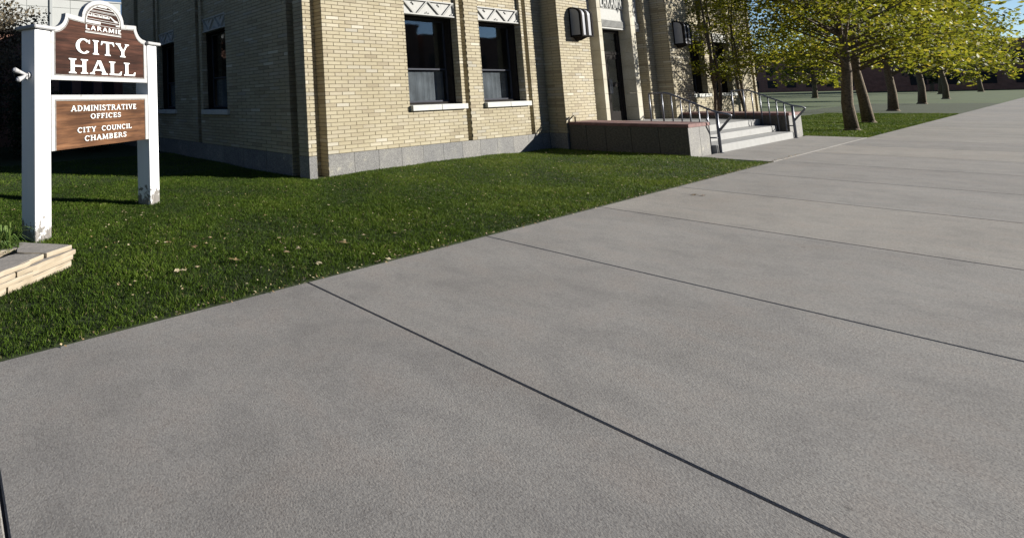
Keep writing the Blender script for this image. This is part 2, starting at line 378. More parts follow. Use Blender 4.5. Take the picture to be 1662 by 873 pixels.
WZ0, WZ1 = 1.235, 3.175       # window bottom (on the sill) and head
BAYS = [(8.62, 10.38), (11.20, 12.96)]
GRO = [(6.03, 6.30), (10.50, 10.66), (13.07, 13.24)]
GD, BD = 0.20, 0.065          # groove depth, bay recess
def wing(flip):
    fb, fm = MB(), MB()
    X = (lambda a, b_: (a, b_)) if not flip else (lambda a, b_: (mir(b_), mir(a)))
    holes = []
    for (a, b_) in BAYS: x = X(a, b_); holes.append((x[0], x[1], 1.14, TOP))
    for i, (a, b_) in enumerate(GRO): x = X(a, b_); holes.append((x[0], x[1], -1 if i == 0 else ZB, TOP))
    x = X(SX, 13.92)
    bricks(fb, fm, front(FY), x[0], x[1], ZB, TOP, holes)
    for i, (a, b_) in enumerate(GRO):
        g = X(a, b_); zb = 0 if i == 0 else ZB
        bricks(fb, fm, front(FY+GD), g[0], g[1], zb, TOP)
        bricks(fb, fm, right(g[0]), FY, FY+GD, zb, TOP, us=.1)
        bricks(fb, fm, left(g[1]), FY, FY+GD, zb, TOP, us=.1)
    for (a, b_) in BAYS:
        g = X(a, b_)
        bricks(fb, fm, front(FY+BD), g[0], g[1], 3.51, TOP)                       # spandrel over the window
        bricks(fb, fm, right(g[0]), FY, FY+.15, 1.26, TOP, us=.03)
        bricks(fb, fm, left(g[1]), FY, FY+.15, 1.26, TOP, us=.03)
    # pier beside the entrance, its returns, and the strip of wall next to the portal
    p = X(13.90, 15.48)
    bricks(fb, fm, front(6.12), p[0], p[1], ZB, TOP, us=.1)
    bricks(fb, fm, left(p[0]), 6.12, 6.50 if not flip else 6.50, ZB, TOP, us=.07)
    bricks(fb, fm, right(p[1]), 6.12, 6.50, ZB, TOP, us=.07)
    s = X(15.48, 16.00)
    bricks(fb, fm, front(FY), s[0], s[1], 0.1, TOP, us=.2)
    if not flip: bricks(fb, fm, right(16.0), FY, 6.75, 0.1, TOP)
    else: bricks(fb, fm, left(20.10), FY, 6.75, 0.1, TOP)
    o = hb(fb, 'front_wall', 'brick'); hb(fm, 'mortar', 'mortar', o)
wing(False); wing(True)
# side wall
SB = [(9.13, 10.25), (11.84, 12.96)]
SG = [(6.76, 6.95), (10.38, 10.55), (13.09, 13.27), (14.55, 14.9)]
SE = 16.15
sh = [(a, b_, 1.14, TOP) for a, b_ in SB]+[(a, b_, -1 if i == 0 else ZB, TOP) for i, (a, b_) in enumerate(SG)]
sb, sm = MB(), MB()
bricks(sb, sm, left(SX), FY, SE, ZB, TOP, sh, us=.17)
for i, (a, b_) in enumerate(SG):
    zb = 0 if i == 0 else ZB
    bricks(sb, sm, left(SX+GD), a, b_, zb, TOP)
    bricks(sb, sm, lambda u, d, z, y=b_: (u, y-d, z), SX, SX+GD, zb, TOP)
    bricks(sb, sm, lambda u, d, z, y=a: (u, y+d, z), SX, SX+GD, zb, TOP)
for a, b_ in SB:
    bricks(sb, sm, left(SX+BD), a, b_, 3.51, TOP)
    bricks(sb, sm, lambda u, d, z, y=b_: (u, y-d, z), SX, SX+.15, 1.26, TOP)
    bricks(sb, sm, lambda u, d, z, y=a: (u, y+d, z), SX, SX+.15, 1.26, TOP)
o = hb(sb, 'side_wall', 'brick'); hb(sm, 'mortar', 'mortar', o)
# solid backing, roof, parapet coping
XE = mir(SX)
mb = MB()
mb.box(SX, XE, FY+.0, FY+.6, TOP, TOP+.12); mb.box(SX, SX+.6, FY+.6, SE, TOP, TOP+.12)
mb.box(XE-.6, XE, FY+.6, SE, TOP, TOP+.12); mb.box(SX+.6, XE-.6, SE-.6, SE, TOP, TOP+.12)
mb.box(13.9, 15.48, 6.12, FY, TOP, TOP+.12); mb.box(mir(15.48), mir(13.9), 6.12, FY, TOP, TOP+.12)
hb(mb, 'coping', 'stone')
mb = MB(); mb.box(SX+.6, XE-.6, FY+.6, SE-.6, TOP-.3, TOP-.25); hb(mb, 'roof', 'roof')
mb = MB(); mb.box(SX+.02, XE, SE-.02, SE, 0, TOP); mb.box(XE-.02, XE, FY+.3, SE-.02, 0, TOP)
hb(mb, 'rear_wall', 'farbrick')
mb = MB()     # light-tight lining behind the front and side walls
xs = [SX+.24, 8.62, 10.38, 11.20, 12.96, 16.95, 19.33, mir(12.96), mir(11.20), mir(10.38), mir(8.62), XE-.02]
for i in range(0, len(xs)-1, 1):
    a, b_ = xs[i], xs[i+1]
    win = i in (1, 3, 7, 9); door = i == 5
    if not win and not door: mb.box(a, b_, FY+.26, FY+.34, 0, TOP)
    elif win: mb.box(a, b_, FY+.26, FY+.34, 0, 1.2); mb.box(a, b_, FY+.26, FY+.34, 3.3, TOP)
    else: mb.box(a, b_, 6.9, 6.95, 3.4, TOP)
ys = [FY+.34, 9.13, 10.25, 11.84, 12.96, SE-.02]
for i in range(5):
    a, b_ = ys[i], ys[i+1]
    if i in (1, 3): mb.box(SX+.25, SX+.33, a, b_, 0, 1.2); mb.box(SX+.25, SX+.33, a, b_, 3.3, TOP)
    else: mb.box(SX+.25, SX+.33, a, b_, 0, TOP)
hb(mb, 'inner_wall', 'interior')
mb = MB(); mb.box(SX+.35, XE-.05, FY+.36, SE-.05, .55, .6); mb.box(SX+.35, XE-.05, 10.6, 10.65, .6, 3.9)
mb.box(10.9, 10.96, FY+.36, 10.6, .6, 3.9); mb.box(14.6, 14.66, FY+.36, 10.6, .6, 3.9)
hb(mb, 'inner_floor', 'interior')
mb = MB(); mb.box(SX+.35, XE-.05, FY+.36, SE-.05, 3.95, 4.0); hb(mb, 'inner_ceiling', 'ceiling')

# plinth of granite slabs
def plinth():
    r_ = random.Random(3); mb = None
    def run(P, a, b_, step=.66, start=None, z0=-.15, z1=ZB-.004, dep=.10):
        x = a
        first = True
        while x < b_-.02:
            e = min(b_, (start if (first and start) else x+step)); first = False
            if b_-e < .2: e = b_
            g = .004
            p = [P(x+g, 0, z0), P(e-g, 0, z0), P(e-g, 0, z1), P(x+g, 0, z1), P(x+g, -dep, z0), P(e-g, -dep, z0), P(e-g, -dep, z1), P(x+g, -dep, z1)]
            mb.add(p, [(0,1,2,3),(4,5,1,0),(5,6,2,1),(6,7,3,2),(7,4,0,3)], r_.random())
            x = e
    for fl in (0, 1):
        mb = MB()
        X = (lambda a, b_: (a, b_)) if not fl else (lambda a, b_: (mir(b_), mir(a)))
        for (a, b_) in ((SX, 6.03), (6.30, 13.9)): x = X(a, b_); run(front(FY+.001), x[0], x[1])
        hb(mb, 'plinth', 'granite'); mb = MB(); x = X(13.9, 15.48); run(front(6.121), x[0], x[1]); run(left(x[0]+.001), 6.121, 6.5, .38)
        run(right(x[1]-.001), 6.121, 6.5, .38)
        hb(mb, 'plinth', 'granite')
    mb = MB(); run(left(SX+.001), FY, 6.76); hb(mb, 'plinth', 'granite'); mb = MB(); run(left(SX+.001), 6.95, SE, .8)
    hb(mb, 'plinth', 'granite')
plinth()

# window with carved lintel and sill, in local axes: x along the wall, -y outwards
def chevron(parent, W, loc=(0, 0, 0), z0=WZ1, h=.335):
    mb = MB(); U, V, Wd = (1,0,0), (0,0,1), (0,-1,0)
    O = (0, BD, 0)
    mb.prism([(0, z0), (W, z0), (W, z0+h), (0, z0+h)], (0, BD+.13, 0), U, V, Wd, .13)
    def pr(poly, d): mb.prism(poly, (0, BD-.0005, 0), U, V, Wd, d)
    pr([(0, z0), (W-.005, z0), (W-.005, z0+.03), (0, z0+.03)], .034)
    pr([(0, z0+h-.028), (W-.005, z0+h-.028), (W-.005, z0+h), (0, z0+h)], .034)
    zb, zt = z0+.032, z0+h-.030; seg = W*.445
    k = 0; x = -W*.01
    while x < W:
        for (xa, xb, up) in ((x, x+W*.205, False), (x+W*.265, x+W*.455, True)):
            for off, wd, dd in ((0, .035, .030), (.055, .016, .022)):
                a, b_ = (zt, zb) if not up else (zb, zt)
                pts = [(xa+off, a), (xa+off+wd, a), (xb+off+wd, b_), (xb+off, b_)]
                pts = [(min(max(px, .004), W-.004), pz) for px, pz in pts]
                if abs(pts[0][0]-pts[1][0])+abs(pts[2][0]-pts[3][0]) < .02: continue
                pr(pts, dd+.0007*(k % 5)); k += 1
        cx, cz = x+W*.235, zt-.075                       # rosette and small balls
        for (qx, qz, rad) in ((cx, cz+.02, .035), (cx-.05, cz+.035, .02), (cx+.05, cz+.035, .02), (x+W*.48, zb+.04, .022), (x+W*.45, zb+.022, .016), (x+W*.51, zb+.022, .016)):
            if rad < qx < W-rad:
                pr([(qx+rad*math.cos(i*math.pi/4), qz+rad*math.sin(i*math.pi/4)) for i in range(8)], .018+.0006*(k % 7)); k += 1
        x += W*.49
    return mb.build('carved_lintel', 'white_stone', parent, fixn=True)
def make_window(W):
    r_ = bpy.data.objects.new('window', None); COL.objects.link(r_)
    fr = MB(); yo, yi = .15, .33
    fr.box(0, .05, yo, yi, WZ0, WZ1); fr.box(W-.06, W, yo, yi, WZ0, WZ1); fr.box(.05, W-.06, yo, yi, WZ1-.05, WZ1); fr.box(.05, W-.06, yo+.05, yi, WZ0, WZ0+.05)
    fr.build('window_frame', 'bronze', r_)
    s = MB(); zr = 2.0
    s.box(.05, W-.06, .284, .300, zr, zr+.035)
    for (a, b_) in ((.05, .085), (W-.095, W-.06)): s.box(a, b_, .272, .312, WZ0+.085, zr); s.box(a, b_, .276, .316, zr+.035, WZ1-.085)
    s.box(.05, W-.06, .272, .312, WZ0+.05, WZ0+.085); s.box(.05, W-.06, .276, .316, WZ1-.085, WZ1-.05)
    s.build('sash', 'sash', r_)
    g = MB(); g.box(.085, W-.095, .29, .296, WZ0+.085, zr); g.box(.085, W-.095, .296, .302, zr+.035, WZ1-.085); g.build('glass', 'glass', r_)
    cu = MB(); rr = random.Random(int(W*100)); x = .06
    pts = []
    while x < W-.06: pts.append((x, .375+.0035*math.sin(x*31+2*math.sin(x*5))+.0012*math.sin(x*95+x*x*9))); x += .012
    for i in range(len(pts)-1):
        (a, ya), (b_, yb) = pts[i], pts[i+1]
        cu.add([(a, ya, WZ0-.2), (b_, yb, WZ0-.2), (b_, yb, 1.98), (a, ya, 1.98)], [(0,1,2,3)])
    cu.build('curtain', 'curtain', r_)
    chevron(r_, W)
    sl_ = MB(); hw = (W+.11)/2
    sl_.cbox(.0, hw-.003, -.07, .26, 1.12, 1.235, .006); sl_.cbox(hw+.003, W+.09, -.07, .26, 1.12, 1.235, .006)
    sl_.build('window_sill', 'sill_stone', r_, fixn=True)
    return r_
wproto = make_window(1.76)
def place_window(src, x, y, rz, first=[True]):
    o = src if src.get('fresh') else copy_tree(src)
    if src.get('fresh'): del src['fresh']
    o.parent = hall; o.location = (x-HL.x, y-HL.y, 0); o.rotation_euler.z = rz; return o
wproto['fresh'] = True
for x in (8.62, 11.20, mir(12.96), mir(10.38)): place_window(wproto, x, FY, 0)
wside = make_window(1.12); wside['fresh'] = True
for y in (10.25, 12.96): place_window(wside, SX, y, R(-90))

# ---- stone portal
PF = 6.47
def stone_blocks(mb, x0, x1, y0, y1, z0, z1, h=.42, zs=0.0):
    z = z0
    r_ = random.Random(int(x0*10))
    while z < z1-.01:
        e = min(z1, z+h); mb.cbox(x0, x1, y0, y1, z+.002, e-.002, .005, r_.random()); z = e
mb = MB(); stone_blocks(mb, 16.95, 17.17, PF, 6.86, .50, TOP); hb(mb, 'portal_pilaster', 'stone', fixn=True)
mb = MB(); stone_blocks(mb, 19.03, 19.33, PF, 6.86, .50, TOP); hb(mb, 'portal_pilaster', 'stone', fixn=True)
mb = MB()
mb.box(16.02, 16.95, 6.74, 6.86, .50, TOP); mb.box(19.33, 20.08, 6.74, 6.86, .50, TOP)
hb(mb, 'portal_backing', 'stone')
def lintel(x0, x1, y, name):
    mb = MB(); r_ = random.Random(4)
    mb.box(x0, x1, y+.07, 6.85, 3.31, TOP)                       # core
    mb.cbox(x0, x1, y, y+.04, 3.60, 3.93-.01, .005); mb.cbox(x0, x1, y, y+.04, 3.93, TOP, .005)
    mb.cbox(x0-.0, x1, y-.02, y+.05, 3.30, 3.345, .005); mb.cbox(x0, x1, y-.012, y+.05, 3.565, 3.60, .005)
    n = max(3, int((x1-x0)/.072)); st_ = (x1-x0)/n
    for i in range(n):
        a = x0+i*st_; mb.cbox(a+st_*.22, a+st_*.72, y-.034, y+.04, 3.350, 3.560, .006)
    return hb(mb, name, 'white_stone', fixn=True)
lint = lintel(17.17, 19.03, 6.63, 'portal_lintel')
lintel(16.02, 16.95, 6.645, 'side_lintel'); lintel(19.33, 20.08, 6.645, 'side_lintel')
# doors
dr = MB(); DY = 6.79
dr.box(17.17, 17.25, DY-.02, DY+.07, .50, 3.30); dr.box(18.90, 19.03, DY-.02, DY+.07, .50, 3.30)
dr.box(17.25, 18.90, DY-.02, DY+.07, 3.22, 3.30); dr.box(17.25, 18.90, DY-.02, DY+.07, 2.54, 2.63)
door = hb(dr, 'door_frame', 'bronze')
g = MB(); g.box(17.25, 18.90, DY+.02, DY+.026, 2.63, 3.22); hb(g, 'transom_glass', 'door_glass', door)
for k, (a, b_) in enumerate(((17.255, 18.07), (18.08, 18.895))):
    d = MB(); d.box(a, a+.10, DY, DY+.05, .52, 2.53); d.box(b_-.10, b_, DY, DY+.05, .52, 2.53)
    d.box(a+.10, b_-.10, DY, DY+.05, .52, .80); d.box(a+.10, b_-.10, DY, DY+.05, 2.40, 2.53); d.box(a+.10, b_-.10, DY+.003, DY+.047, 1.55, 1.68)
    dd = hb(d, 'door', 'bronze')
    g = MB(); g.box(a+.10, b_-.10, DY+.02, DY+.026, .80, 1.55); g.box(a+.10, b_-.10, DY+.02, DY+.026, 1.68, 2.40); hb(g, 'glass', 'door_glass', dd)
    hx = b_-.05 if k == 0 else a+.05
    h_ = MB(); h_.tube([(hx, DY-.005, 1.35), (hx, DY-.06, 1.35), (hx, DY-.06, 1.78), (hx, DY-.005, 1.78)], .014, 8); hb(h_, 'handle', 'rail', dd)

# ------------------------------------------------------------------ lettering
def glyph(ch, st=.2, th=.1, ser=True):
    P = []; q = lambda *p: P.append(list(p))
    def rect(a, b_, c, d): q((a, c), (b_, c), (b_, d), (a, d))
    def vst(x, y0=0, y1=1, w_=None): w_ = w_ or st; rect(x-w_/2, x+w_/2, y0, y1)
    def sf(x, y, w_=.38, stw=None):
        if not ser: return
        s_ = (stw or st)/2; h = .055; k = .13
        if y == 0: q((x-w_/2, 0), (x+w_/2, 0), (x+w_/2, h), (x+s_, k), (x-s_, k), (x-w_/2, h))
        else: q((x-w_/2, 1-h), (x-s_, 1-k), (x+s_, 1-k), (x+w_/2, 1-h), (x+w_/2, 1), (x-w_/2, 1))
    def diag(x0, y0, x1, y1, w_): q((x0-w_/2, y0), (x0+w_/2, y0), (x1+w_/2, y1), (x1-w_/2, y1))
    def arc(cx, cy, rx, ry, a0, a1, tx, ty, n=14):
        for i in range(n):
            a = R(a0+(a1-a0)*i/n); b_ = R(a0+(a1-a0)*(i+1)/n)
            q((cx+rx*math.cos(a), cy+ry*math.sin(a)), (cx+rx*math.cos(b_), cy+ry*math.sin(b_)),
              (cx+(rx-tx)*math.cos(b_), cy+(ry-ty)*math.sin(b_)), (cx+(rx-tx)*math.cos(a), cy+(ry-ty)*math.sin(a)))
    W = .9
    if ch == 'C':
        arc(.47, .5, .45, .52, 42, 318, st*1.08, th*1.05, 22); W = .88
        if ser: q((.76, .70), (.84, .70), (.84, .99), (.77, .93)); 
    elif ch == 'O': arc(.48, .5, .46, .52, 0, 360, st, th, 28); W = .97
    elif ch == 'G': arc(.47, .5, .45, .52, 42, 320, st, th, 22); W = .95
    elif ch == 'I': vst(.21); sf(.21, 0); sf(.21, 1); W = .42 if ser else .36
    elif ch == 'T':
        rect(.03, .85, 1-th*1.15, 1); vst(.44, 0, 1-th); sf(.44, 0); W = .88
        if ser: q((.03, .99), (.0, .72), (.06, .72), (.13, .9)); q((.85, .99), (.75, .9), (.82, .72), (.88, .72))
    elif ch == 'Y':
        diag(.14, 1, .46, .42, st*1.05); diag(.80, 1, .52, .42, th*1.15); vst(.48, 0, .47); sf(.48, 0); sf(.16, 1, .36); sf(.79, 1, .30, th); W = .93
    elif ch == 'H': vst(.2); vst(.80); rect(.2, .8, .46, .46+th*1.1); [sf(x, y) for x in (.2, .8) for y in (0, 1)]; W = 1.0
    elif ch == 'A':
        diag(.12, 0, .46, 1, th*1.15); diag(.82, 0, .49, 1, st*1.08); rect(.24, .72, .27, .27+th); sf(.12, 0, .28, th); sf(.82, 0, .36); W = .96
    elif ch == 'L':
        vst(.2); sf(.2, 1); rect(.03 if ser else .1, .74, 0, th*1.1); W = .80
        if ser: q((.60, .09), (.74, 0), (.79, .30), (.73, .30))
    elif ch in 'EF':
        vst(.2); rect(.03 if ser else .1, .68, 1-th*1.1, 1); rect(.2, .58, .46, .46+th); W = .76
        if ser: q((.60, .9), (.68, 1), (.70, .74), (.65, .74)); q((.53, .36), (.58, .36), (.58, .66), (.53, .66))
        if ch == 'E':
            rect(.03 if ser else .1, .71, 0, th*1.1)
            if ser: q((.60, .09), (.71, 0), (.76, .27), (.70, .27))
        else: sf(.2, 0); W = .72
    elif ch == 'D': vst(.2); rect(.04 if ser else .1, .42, 0, th); rect(.04 if ser else .1, .42, 1-th, 1); arc(.42, .5, .48, .5, -90, 90, st, th, 16); W = .95
    elif ch == 'B':
        vst(.2); rect(.04 if ser else .1, .42, 0, th); rect(.04 if ser else .1, .40, 1-th, 1); rect(.2, .42, .47, .47+th)
        arc(.40, .76, .33, .24, -90, 90, st*.9, th*.9, 12); arc(.42, .275, .36, .275, -90, 90, st*.95, th*.9, 12); W = .84
    elif ch == 'R':
        vst(.2); sf(.2, 0); rect(.04 if ser else .1, .42, 1-th, 1); rect(.2, .42, .44, .44+th); arc(.42, .72, .34, .28, -90, 90, st*.95, th*.95, 12)
        diag(.84, 0, .46, .5, st); W = .92
        if ser: q((.74, 0), (.98, 0), (.98, .05), (.82, .10))
    elif ch == 'N': vst(.16, w_=th*1.15); vst(.84, w_=th*1.15); diag(.85, 0, .16, 1, st*1.1); sf(.14, 0, .30, th); sf(.12, 1, .28, st); sf(.84, 1, .30, th); W = 1.0
    elif ch == 'M':
        diag(.14, 0, .2, 1, th*1.15); vst(1.0); diag(.58, .06, .22, 1, st); diag(.56, .06, .96, 1, th*1.15); sf(.14, 0, .3, th); sf(1.0, 0, .36); sf(.17, 1, .28); sf(1.0, 1, .3); W = 1.18
    elif ch == 'V': diag(.47, 0, .15, 1, st*1.05); diag(.49, 0, .80, 1, th*1.15); sf(.16, 1, .38); sf(.80, 1, .28, th); W = .93
    elif ch == 'U': vst(.2, .33, 1); vst(.80, .33, 1, th*1.15); arc(.48, .36, .38, .38, 180, 360, st*.8, th*1.1, 14); sf(.2, 1); sf(.80, 1, .30, th); W = .97
    elif ch == 'S':
        arc(.36, .745, .30, .275, 28, 265, st*.85, th, 14); arc(.36, .265, .32, .285, -152, 88, st*.9, th, 14); W = .72
        diag(.46, .42, .30, .60, st)
        if ser: q((.60, .70), (.66, .70), (.66, .98), (.60, .93)); q((.03, .02), (.09, .08), (.09, .32), (.03, .32))
    elif ch == 'K': W = .9
    elif ch == ' ': W = .45
    return P, W
def text(mb, s, x0, x1, z0, h, origin, U, V, Wd, depth, st=.2, th=.1, ser=True, tilt=0.0, gap=.07, missing=None):
    tot = sum(glyph(c, st, th, ser)[1]+gap for c in s)-gap
    sc = (x1-x0)/tot; x = x0; k = 0
    rr = random.Random(len(s))
    for c in s:
        P, W = glyph(c, st, th, ser)
        for poly in P:
            pp = [(x+a*sc, z0+b_*h+(x+a*sc-x0)*tilt) for a, b_ in poly]
            area = sum(pp[i][0]*pp[(i+1) % len(pp)][1]-pp[(i+1) % len(pp)][0]*pp[i][1] for i in range(len(pp)))
            if area < 0: pp = pp[::-1]
            mb.prism(pp, origin, U, V, Wd, depth+.0003*(k % 9)); k += 1
        x += (W+gap)*sc
mb = MB(); text(mb, 'LARAMIE', 17.52, 19.0, 3.955, .40, (0, 6.632, 0), (1,0,0), (0,0,1), (0,-1,0), .035, .2, .15, False)
hb(mb, 'carved_lettering', 'white_stone', lint, fixn=True)

# ------------------------------------------------------------------ wall lamps
def make_lamp(label):
    t_ = thing('wall_lamp', (14.50, 6.12, 2.85), label, 'lamp', 'wall lamps flanking the entrance')
    H_, r0 = .75, .19
    def prof(x, d, z0=0., z1=H_, rad=r0, n=6):
        pts = [(x, 0, z0), (x, -d, z0)]
        for i in range(n+1):
            a = math.pi/2*i/n; pts.append((x, -(d-rad)-rad*math.cos(a), z1-rad+rad*math.sin(a)))
        pts.append((x, 0, z1)); return pts
    def slab(mb, xa, xb, d, z0=0., z1=H_, rad=r0):
        A, B = prof(xa, d, z0, z1, rad), prof(xb, d, z0, z1, rad); n = len(A)
        mb.add(A+B, [tuple(range(n)), tuple(range(n, 2*n))[::-1]]+[(i, i+n, (i+1) % n+n, (i+1) % n) for i in range(n)])
    W_, D_ = .60, .24
    f = MB()
    for xa, xw in ((0.0, .075), (.245, .10), (W_-.07, .07)): slab(f, xa, xa+xw, D_+.012, -.012, H_+.012, r0+.01)
    # side frame strips on the left and right faces
    for xa, xb in ((-.008, .0), (W_, W_+.008)):
        f.box(xa, xb, -.03, 0, -.01, H_-.02); f.box(xa, xb, -D_+.03, -.03, -.01, .03)
    f.box(.0751, W_-.0751, -D_-.012, 0, -.012, .02)
    f.add([(.12, -.17, -.012), (W_-.12, -.17, -.012), (W_-.12, 0, -.012), (.12, 0, -.012), (.24, -.06, -.10), (W_-.24, -.06, -.10), (W_-.24, 0, -.10), (.24, 0, -.10)],
          [(0,1,5,4), (1,2,6,5), (3,0,4,7), (4,5,6,7)])
    f.build('lamp_frame', 'bronze', t_, fixn=True)
    for xa, xb in ((.076, .244), (.346, W_-.071)):
        g_ = MB(); slab(g_, xa, xb, D_-.006, .021, H_-.006); g_.build('lamp_shade', 'lamp_glass', t_, fixn=True)
    for x in (-.004, W_+.004):
        g_ = MB(); slab(g_, x-.003, x+.003, D_-.03, .031, H_-.03, .16); g_.build('side_panel', 'lamp_glass', t_, fixn=True)
    return t_
L1 = make_lamp('sunlit dark framed wall lamp on the brick pier left of the door')
L2 = copy_tree(L1); L2.location.x = mir(14.50)-.60; L2['label'] = 'wall lamp in dappled shade on the pier right of the door, beside the yellow-green tree'

# ------------------------------------------------------------------ entrance steps, cheek walls, handrails
mb = MB()
mb.cbox(15.16, 20.94, 3.93, 6.78, -.1, .165, .012); mb.cbox(15.16, 20.94, 4.225, 6.78, .167, .33, .012); mb.cbox(15.16, 20.94, 4.52, 6.78, .332, .50, .012)
st_o = mb.build('entrance_steps', 'step_stone', fixn=True); tag(st_o, 'broad flight of three pale stone steps up to the entrance door', 'steps')
def cheek(x0, label):
    c_ = thing('cheek_wall', (x0, 4.01, 0), label, 'low wall', 'low stone walls flanking the steps')
    b_ = MB(); sd_ = MB(); rr = random.Random(2); W_ = 1.17; L_ = 2.10; ys_ = [0, .46, .92, 1.38, 1.75, L_]
    for i in range(5):
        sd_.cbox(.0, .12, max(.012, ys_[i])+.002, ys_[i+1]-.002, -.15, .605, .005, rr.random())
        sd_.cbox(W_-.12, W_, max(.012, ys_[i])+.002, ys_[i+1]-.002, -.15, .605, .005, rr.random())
    b_.cbox(.002, .60, -.004, .011, -.15, .605, .004, .9); b_.cbox(.604, W_-.002, -.004, .011, -.15, .605, .006, .8)
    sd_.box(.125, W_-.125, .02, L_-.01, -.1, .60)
    b_.build('end_facing', 'granite', c_, fixn=True)
    sd_.build('stone_facing', 'granite_shade', c_, fixn=True)
    k_ = MB()
    prof = [(-.015, .607), (-.018, .66), (.004, .678), (W_-.004, .678), (W_+.018, .66), (W_+.015, .607)]
    for (a, e) in ((-.02, .75), (.754, 1.45), (1.454, L_-.012)):
        k_.prism([(p, q) for p, q in prof], (0, e, 0), (1,0,0), (0,0,1), (0,-1,0), e-a, rr.random())
    k_.build('coping', 'red_stone', c_, fixn=True)
    return c_
C1 = cheek(13.97, 'low stone wall with red coping left of the steps, at the lawn edge')
C2 = copy_tree(C1); C2.location.x = mir(15.14); C2['label'] = 'far low stone wall on the right side of the steps, nearest the trees'
def handrail(x, label):
    t_ = thing('handrail', (x, 3.9, 0), label, 'handrail', 'steel handrails beside the steps')
    Y = lambda y: y-3.9; E_ = EYE
    a = MB()
    a.tube([(0, Y(4.99), E_-.10), (0, Y(4.95), E_-.082), (0, Y(4.70), E_-.078), (0, Y(4.62), E_-.10), (0, Y(3.92), E_-.52), (0, Y(3.74), E_-.565), (0, Y(3.69), E_-.60), (0, Y(3.70), E_-.64), (0, Y(3.90), E_-.96)], .021, 10)
    a.build('rail', 'rail', t_, smooth=True)
    def ztop(y): return E_-.08 if y > 4.66 else E_-.08-(4.66-y)*.595
    for y in (4.98, 4.757, 4.60, 4.45, 4.31, 4.17, 4.04):
        base = .50 if y > 4.52 else (.33 if y > 4.225 else .165)
        p_ = MB(); p_.tube([(0, Y(y), base-.02), (0, Y(y), ztop(y))], .0125 if y < 4.7 else .016, 8); p_.build('baluster', 'rail', t_, smooth=True)
    p_ = MB(); p_.tube([(0, Y(3.9), -.05), (0, Y(3.9), ztop(3.9))], .025, 10); pp = p_.build('post', 'rail', t_, smooth=True)
    f_ = MB(); f_.tube([(0, 0, .0), (0, 0, .012)], .055, 12); f_.build('base_plate', 'rail', pp)
    p_ = MB(); p_.tube([(0, Y(3.9), .33), (-.10, Y(4.02), .33)], .017, 8)
    p_.build('wall_bracket', 'rail', t_, smooth=True)
    p_ = MB(); p_.tube([(0, Y(4.04), .80), (-.05, Y(4.04), .73), (-.10, Y(4.04), .71)], .015, 8); p_.build('wall_bracket', 'rail', t_, smooth=True)
    return t_
H1 = handrail(15.25, 'grey steel handrail on the left side of the steps, beside the red-topped wall')
H2 = copy_tree(H1); H2.location.x = 20.84; H2['label'] = 'grey steel handrail on the far side of the steps, in front of the trees'
for k_ in children(H2):
    if k_.name.startswith('wall_bracket'): k_.scale.x = -1
mb = MB(); E_ = EYE
mb.tube([(14.02, 6.10, E_-.83), (14.02, 6.11, E_-.70), (14.02, 6.08, E_-.655), (14.02, 6.03, E_-.60), (14.02, 6.0, E_-.592), (14.02, 5.985, E_-.62), (14.02, 5.985, E_-.745)], .014, 8)
o = mb.build('grab_rail', 'darkrail', smooth=True); tag(o, 'short bent brown grab rail where the red coping meets the lit brick pier', 'rail')

# ------------------------------------------------------------------ ground
def sheet(name, x0, x1, y0, y1, z, m, label=None):
    mb = MB(); mb.add([(x0,y0,z),(x1,y0,z),(x1,y1,z),(x0,y1,z)], [(0,1,2,3)]); return tag(mb.build(name, m), kind='structure')
sheet('ground', -700, 900, -700, 900, -.06, 'soil')
def lawn_h(x, y):
    h = .055*np.exp(-((x-9.6)/2.2)**2-((y-6.6)/1.1)**2)+.035*np.exp(-((x-12.6)/1.6)**2-((y-4.8)/1.0)**2)
    h = h+.012*np.sin(x*1.3+y*.8)*np.sin(y*1.7-x*.4)+.006*np.sin(x*3.1-y*2.3)
    edge = np.clip((y-2.93)/.5, 0, 1); bw = np.clip(1-np.abs(x-6)/9, 0, 1)
    return h*edge-.012+.004*bw
def lawn_sheet(name, x0, x1, y0, y1, nx, ny):
    X_, Y_ = np.meshgrid(np.linspace(x0, x1, nx), np.linspace(y0, y1, ny)); Z_ = lawn_h(X_, Y_)
    mb = MB(); mb.v = list(map(tuple, np.stack([X_.ravel(), Y_.ravel(), Z_.ravel()], 1).tolist()))
    for j in range(ny-1):
        for i in range(nx-1): a = j*nx+i; mb.f.append((a, a+1, a+1+nx, a+nx)); mb.t.append(.5); mb.m.append(0)
    return tag(mb.build(name, 'soil', smooth=True), kind='structure')
lawn_sheet('lawn', -14, 14.05, 2.93, 30, 140, 120)
lawn_sheet('lawn', 22.05, 60, 2.93, 8, 80, 20)
sheet('far_lawn', 60, 400, 2.93, 200, -.02, 'farlawn')
sheet('far_lawn', 36, 60, 8.0, 200, -.02, 'farlawn')
# pavement: slabs with real gaps over a dark filler
sheet('pavement_bed', -40, 140, -2.1, 2.93, -.014, 'joint')
mb = MB(); rs = random.Random(8)
x = 4.895-2.345*18
while x < 130:
    for (a, b_) in ((-2.0, 2.925),):
        mb.cbox(x+.006, x+2.345-.006, a, b_, -.08, .0, .006, rs.random())
    x += 2.345
tag(mb.build('pavement', 'concrete', fixn=True), kind='structure')
mb = MB()
for xa in (14.08, 16.05, 18.02, 19.99): mb.cbox(xa+.004, xa+1.97-.004, 2.935, 3.925, -.08, .001, .006)
tag(mb.build('entry_path', 'concrete', fixn=True), kind='structure')
mb = MB(); x = -40
while x < 140: mb.cbox(x, x+2.99, -2.18, -2.015, -.4, .0, .015); x += 3
tag(mb.build('kerb', 'kerb', fixn=True), kind='structure')
sheet('road', -200, 300, -16, -2.1, -.045, 'asphalt'); 
mb = MB(); x = -40
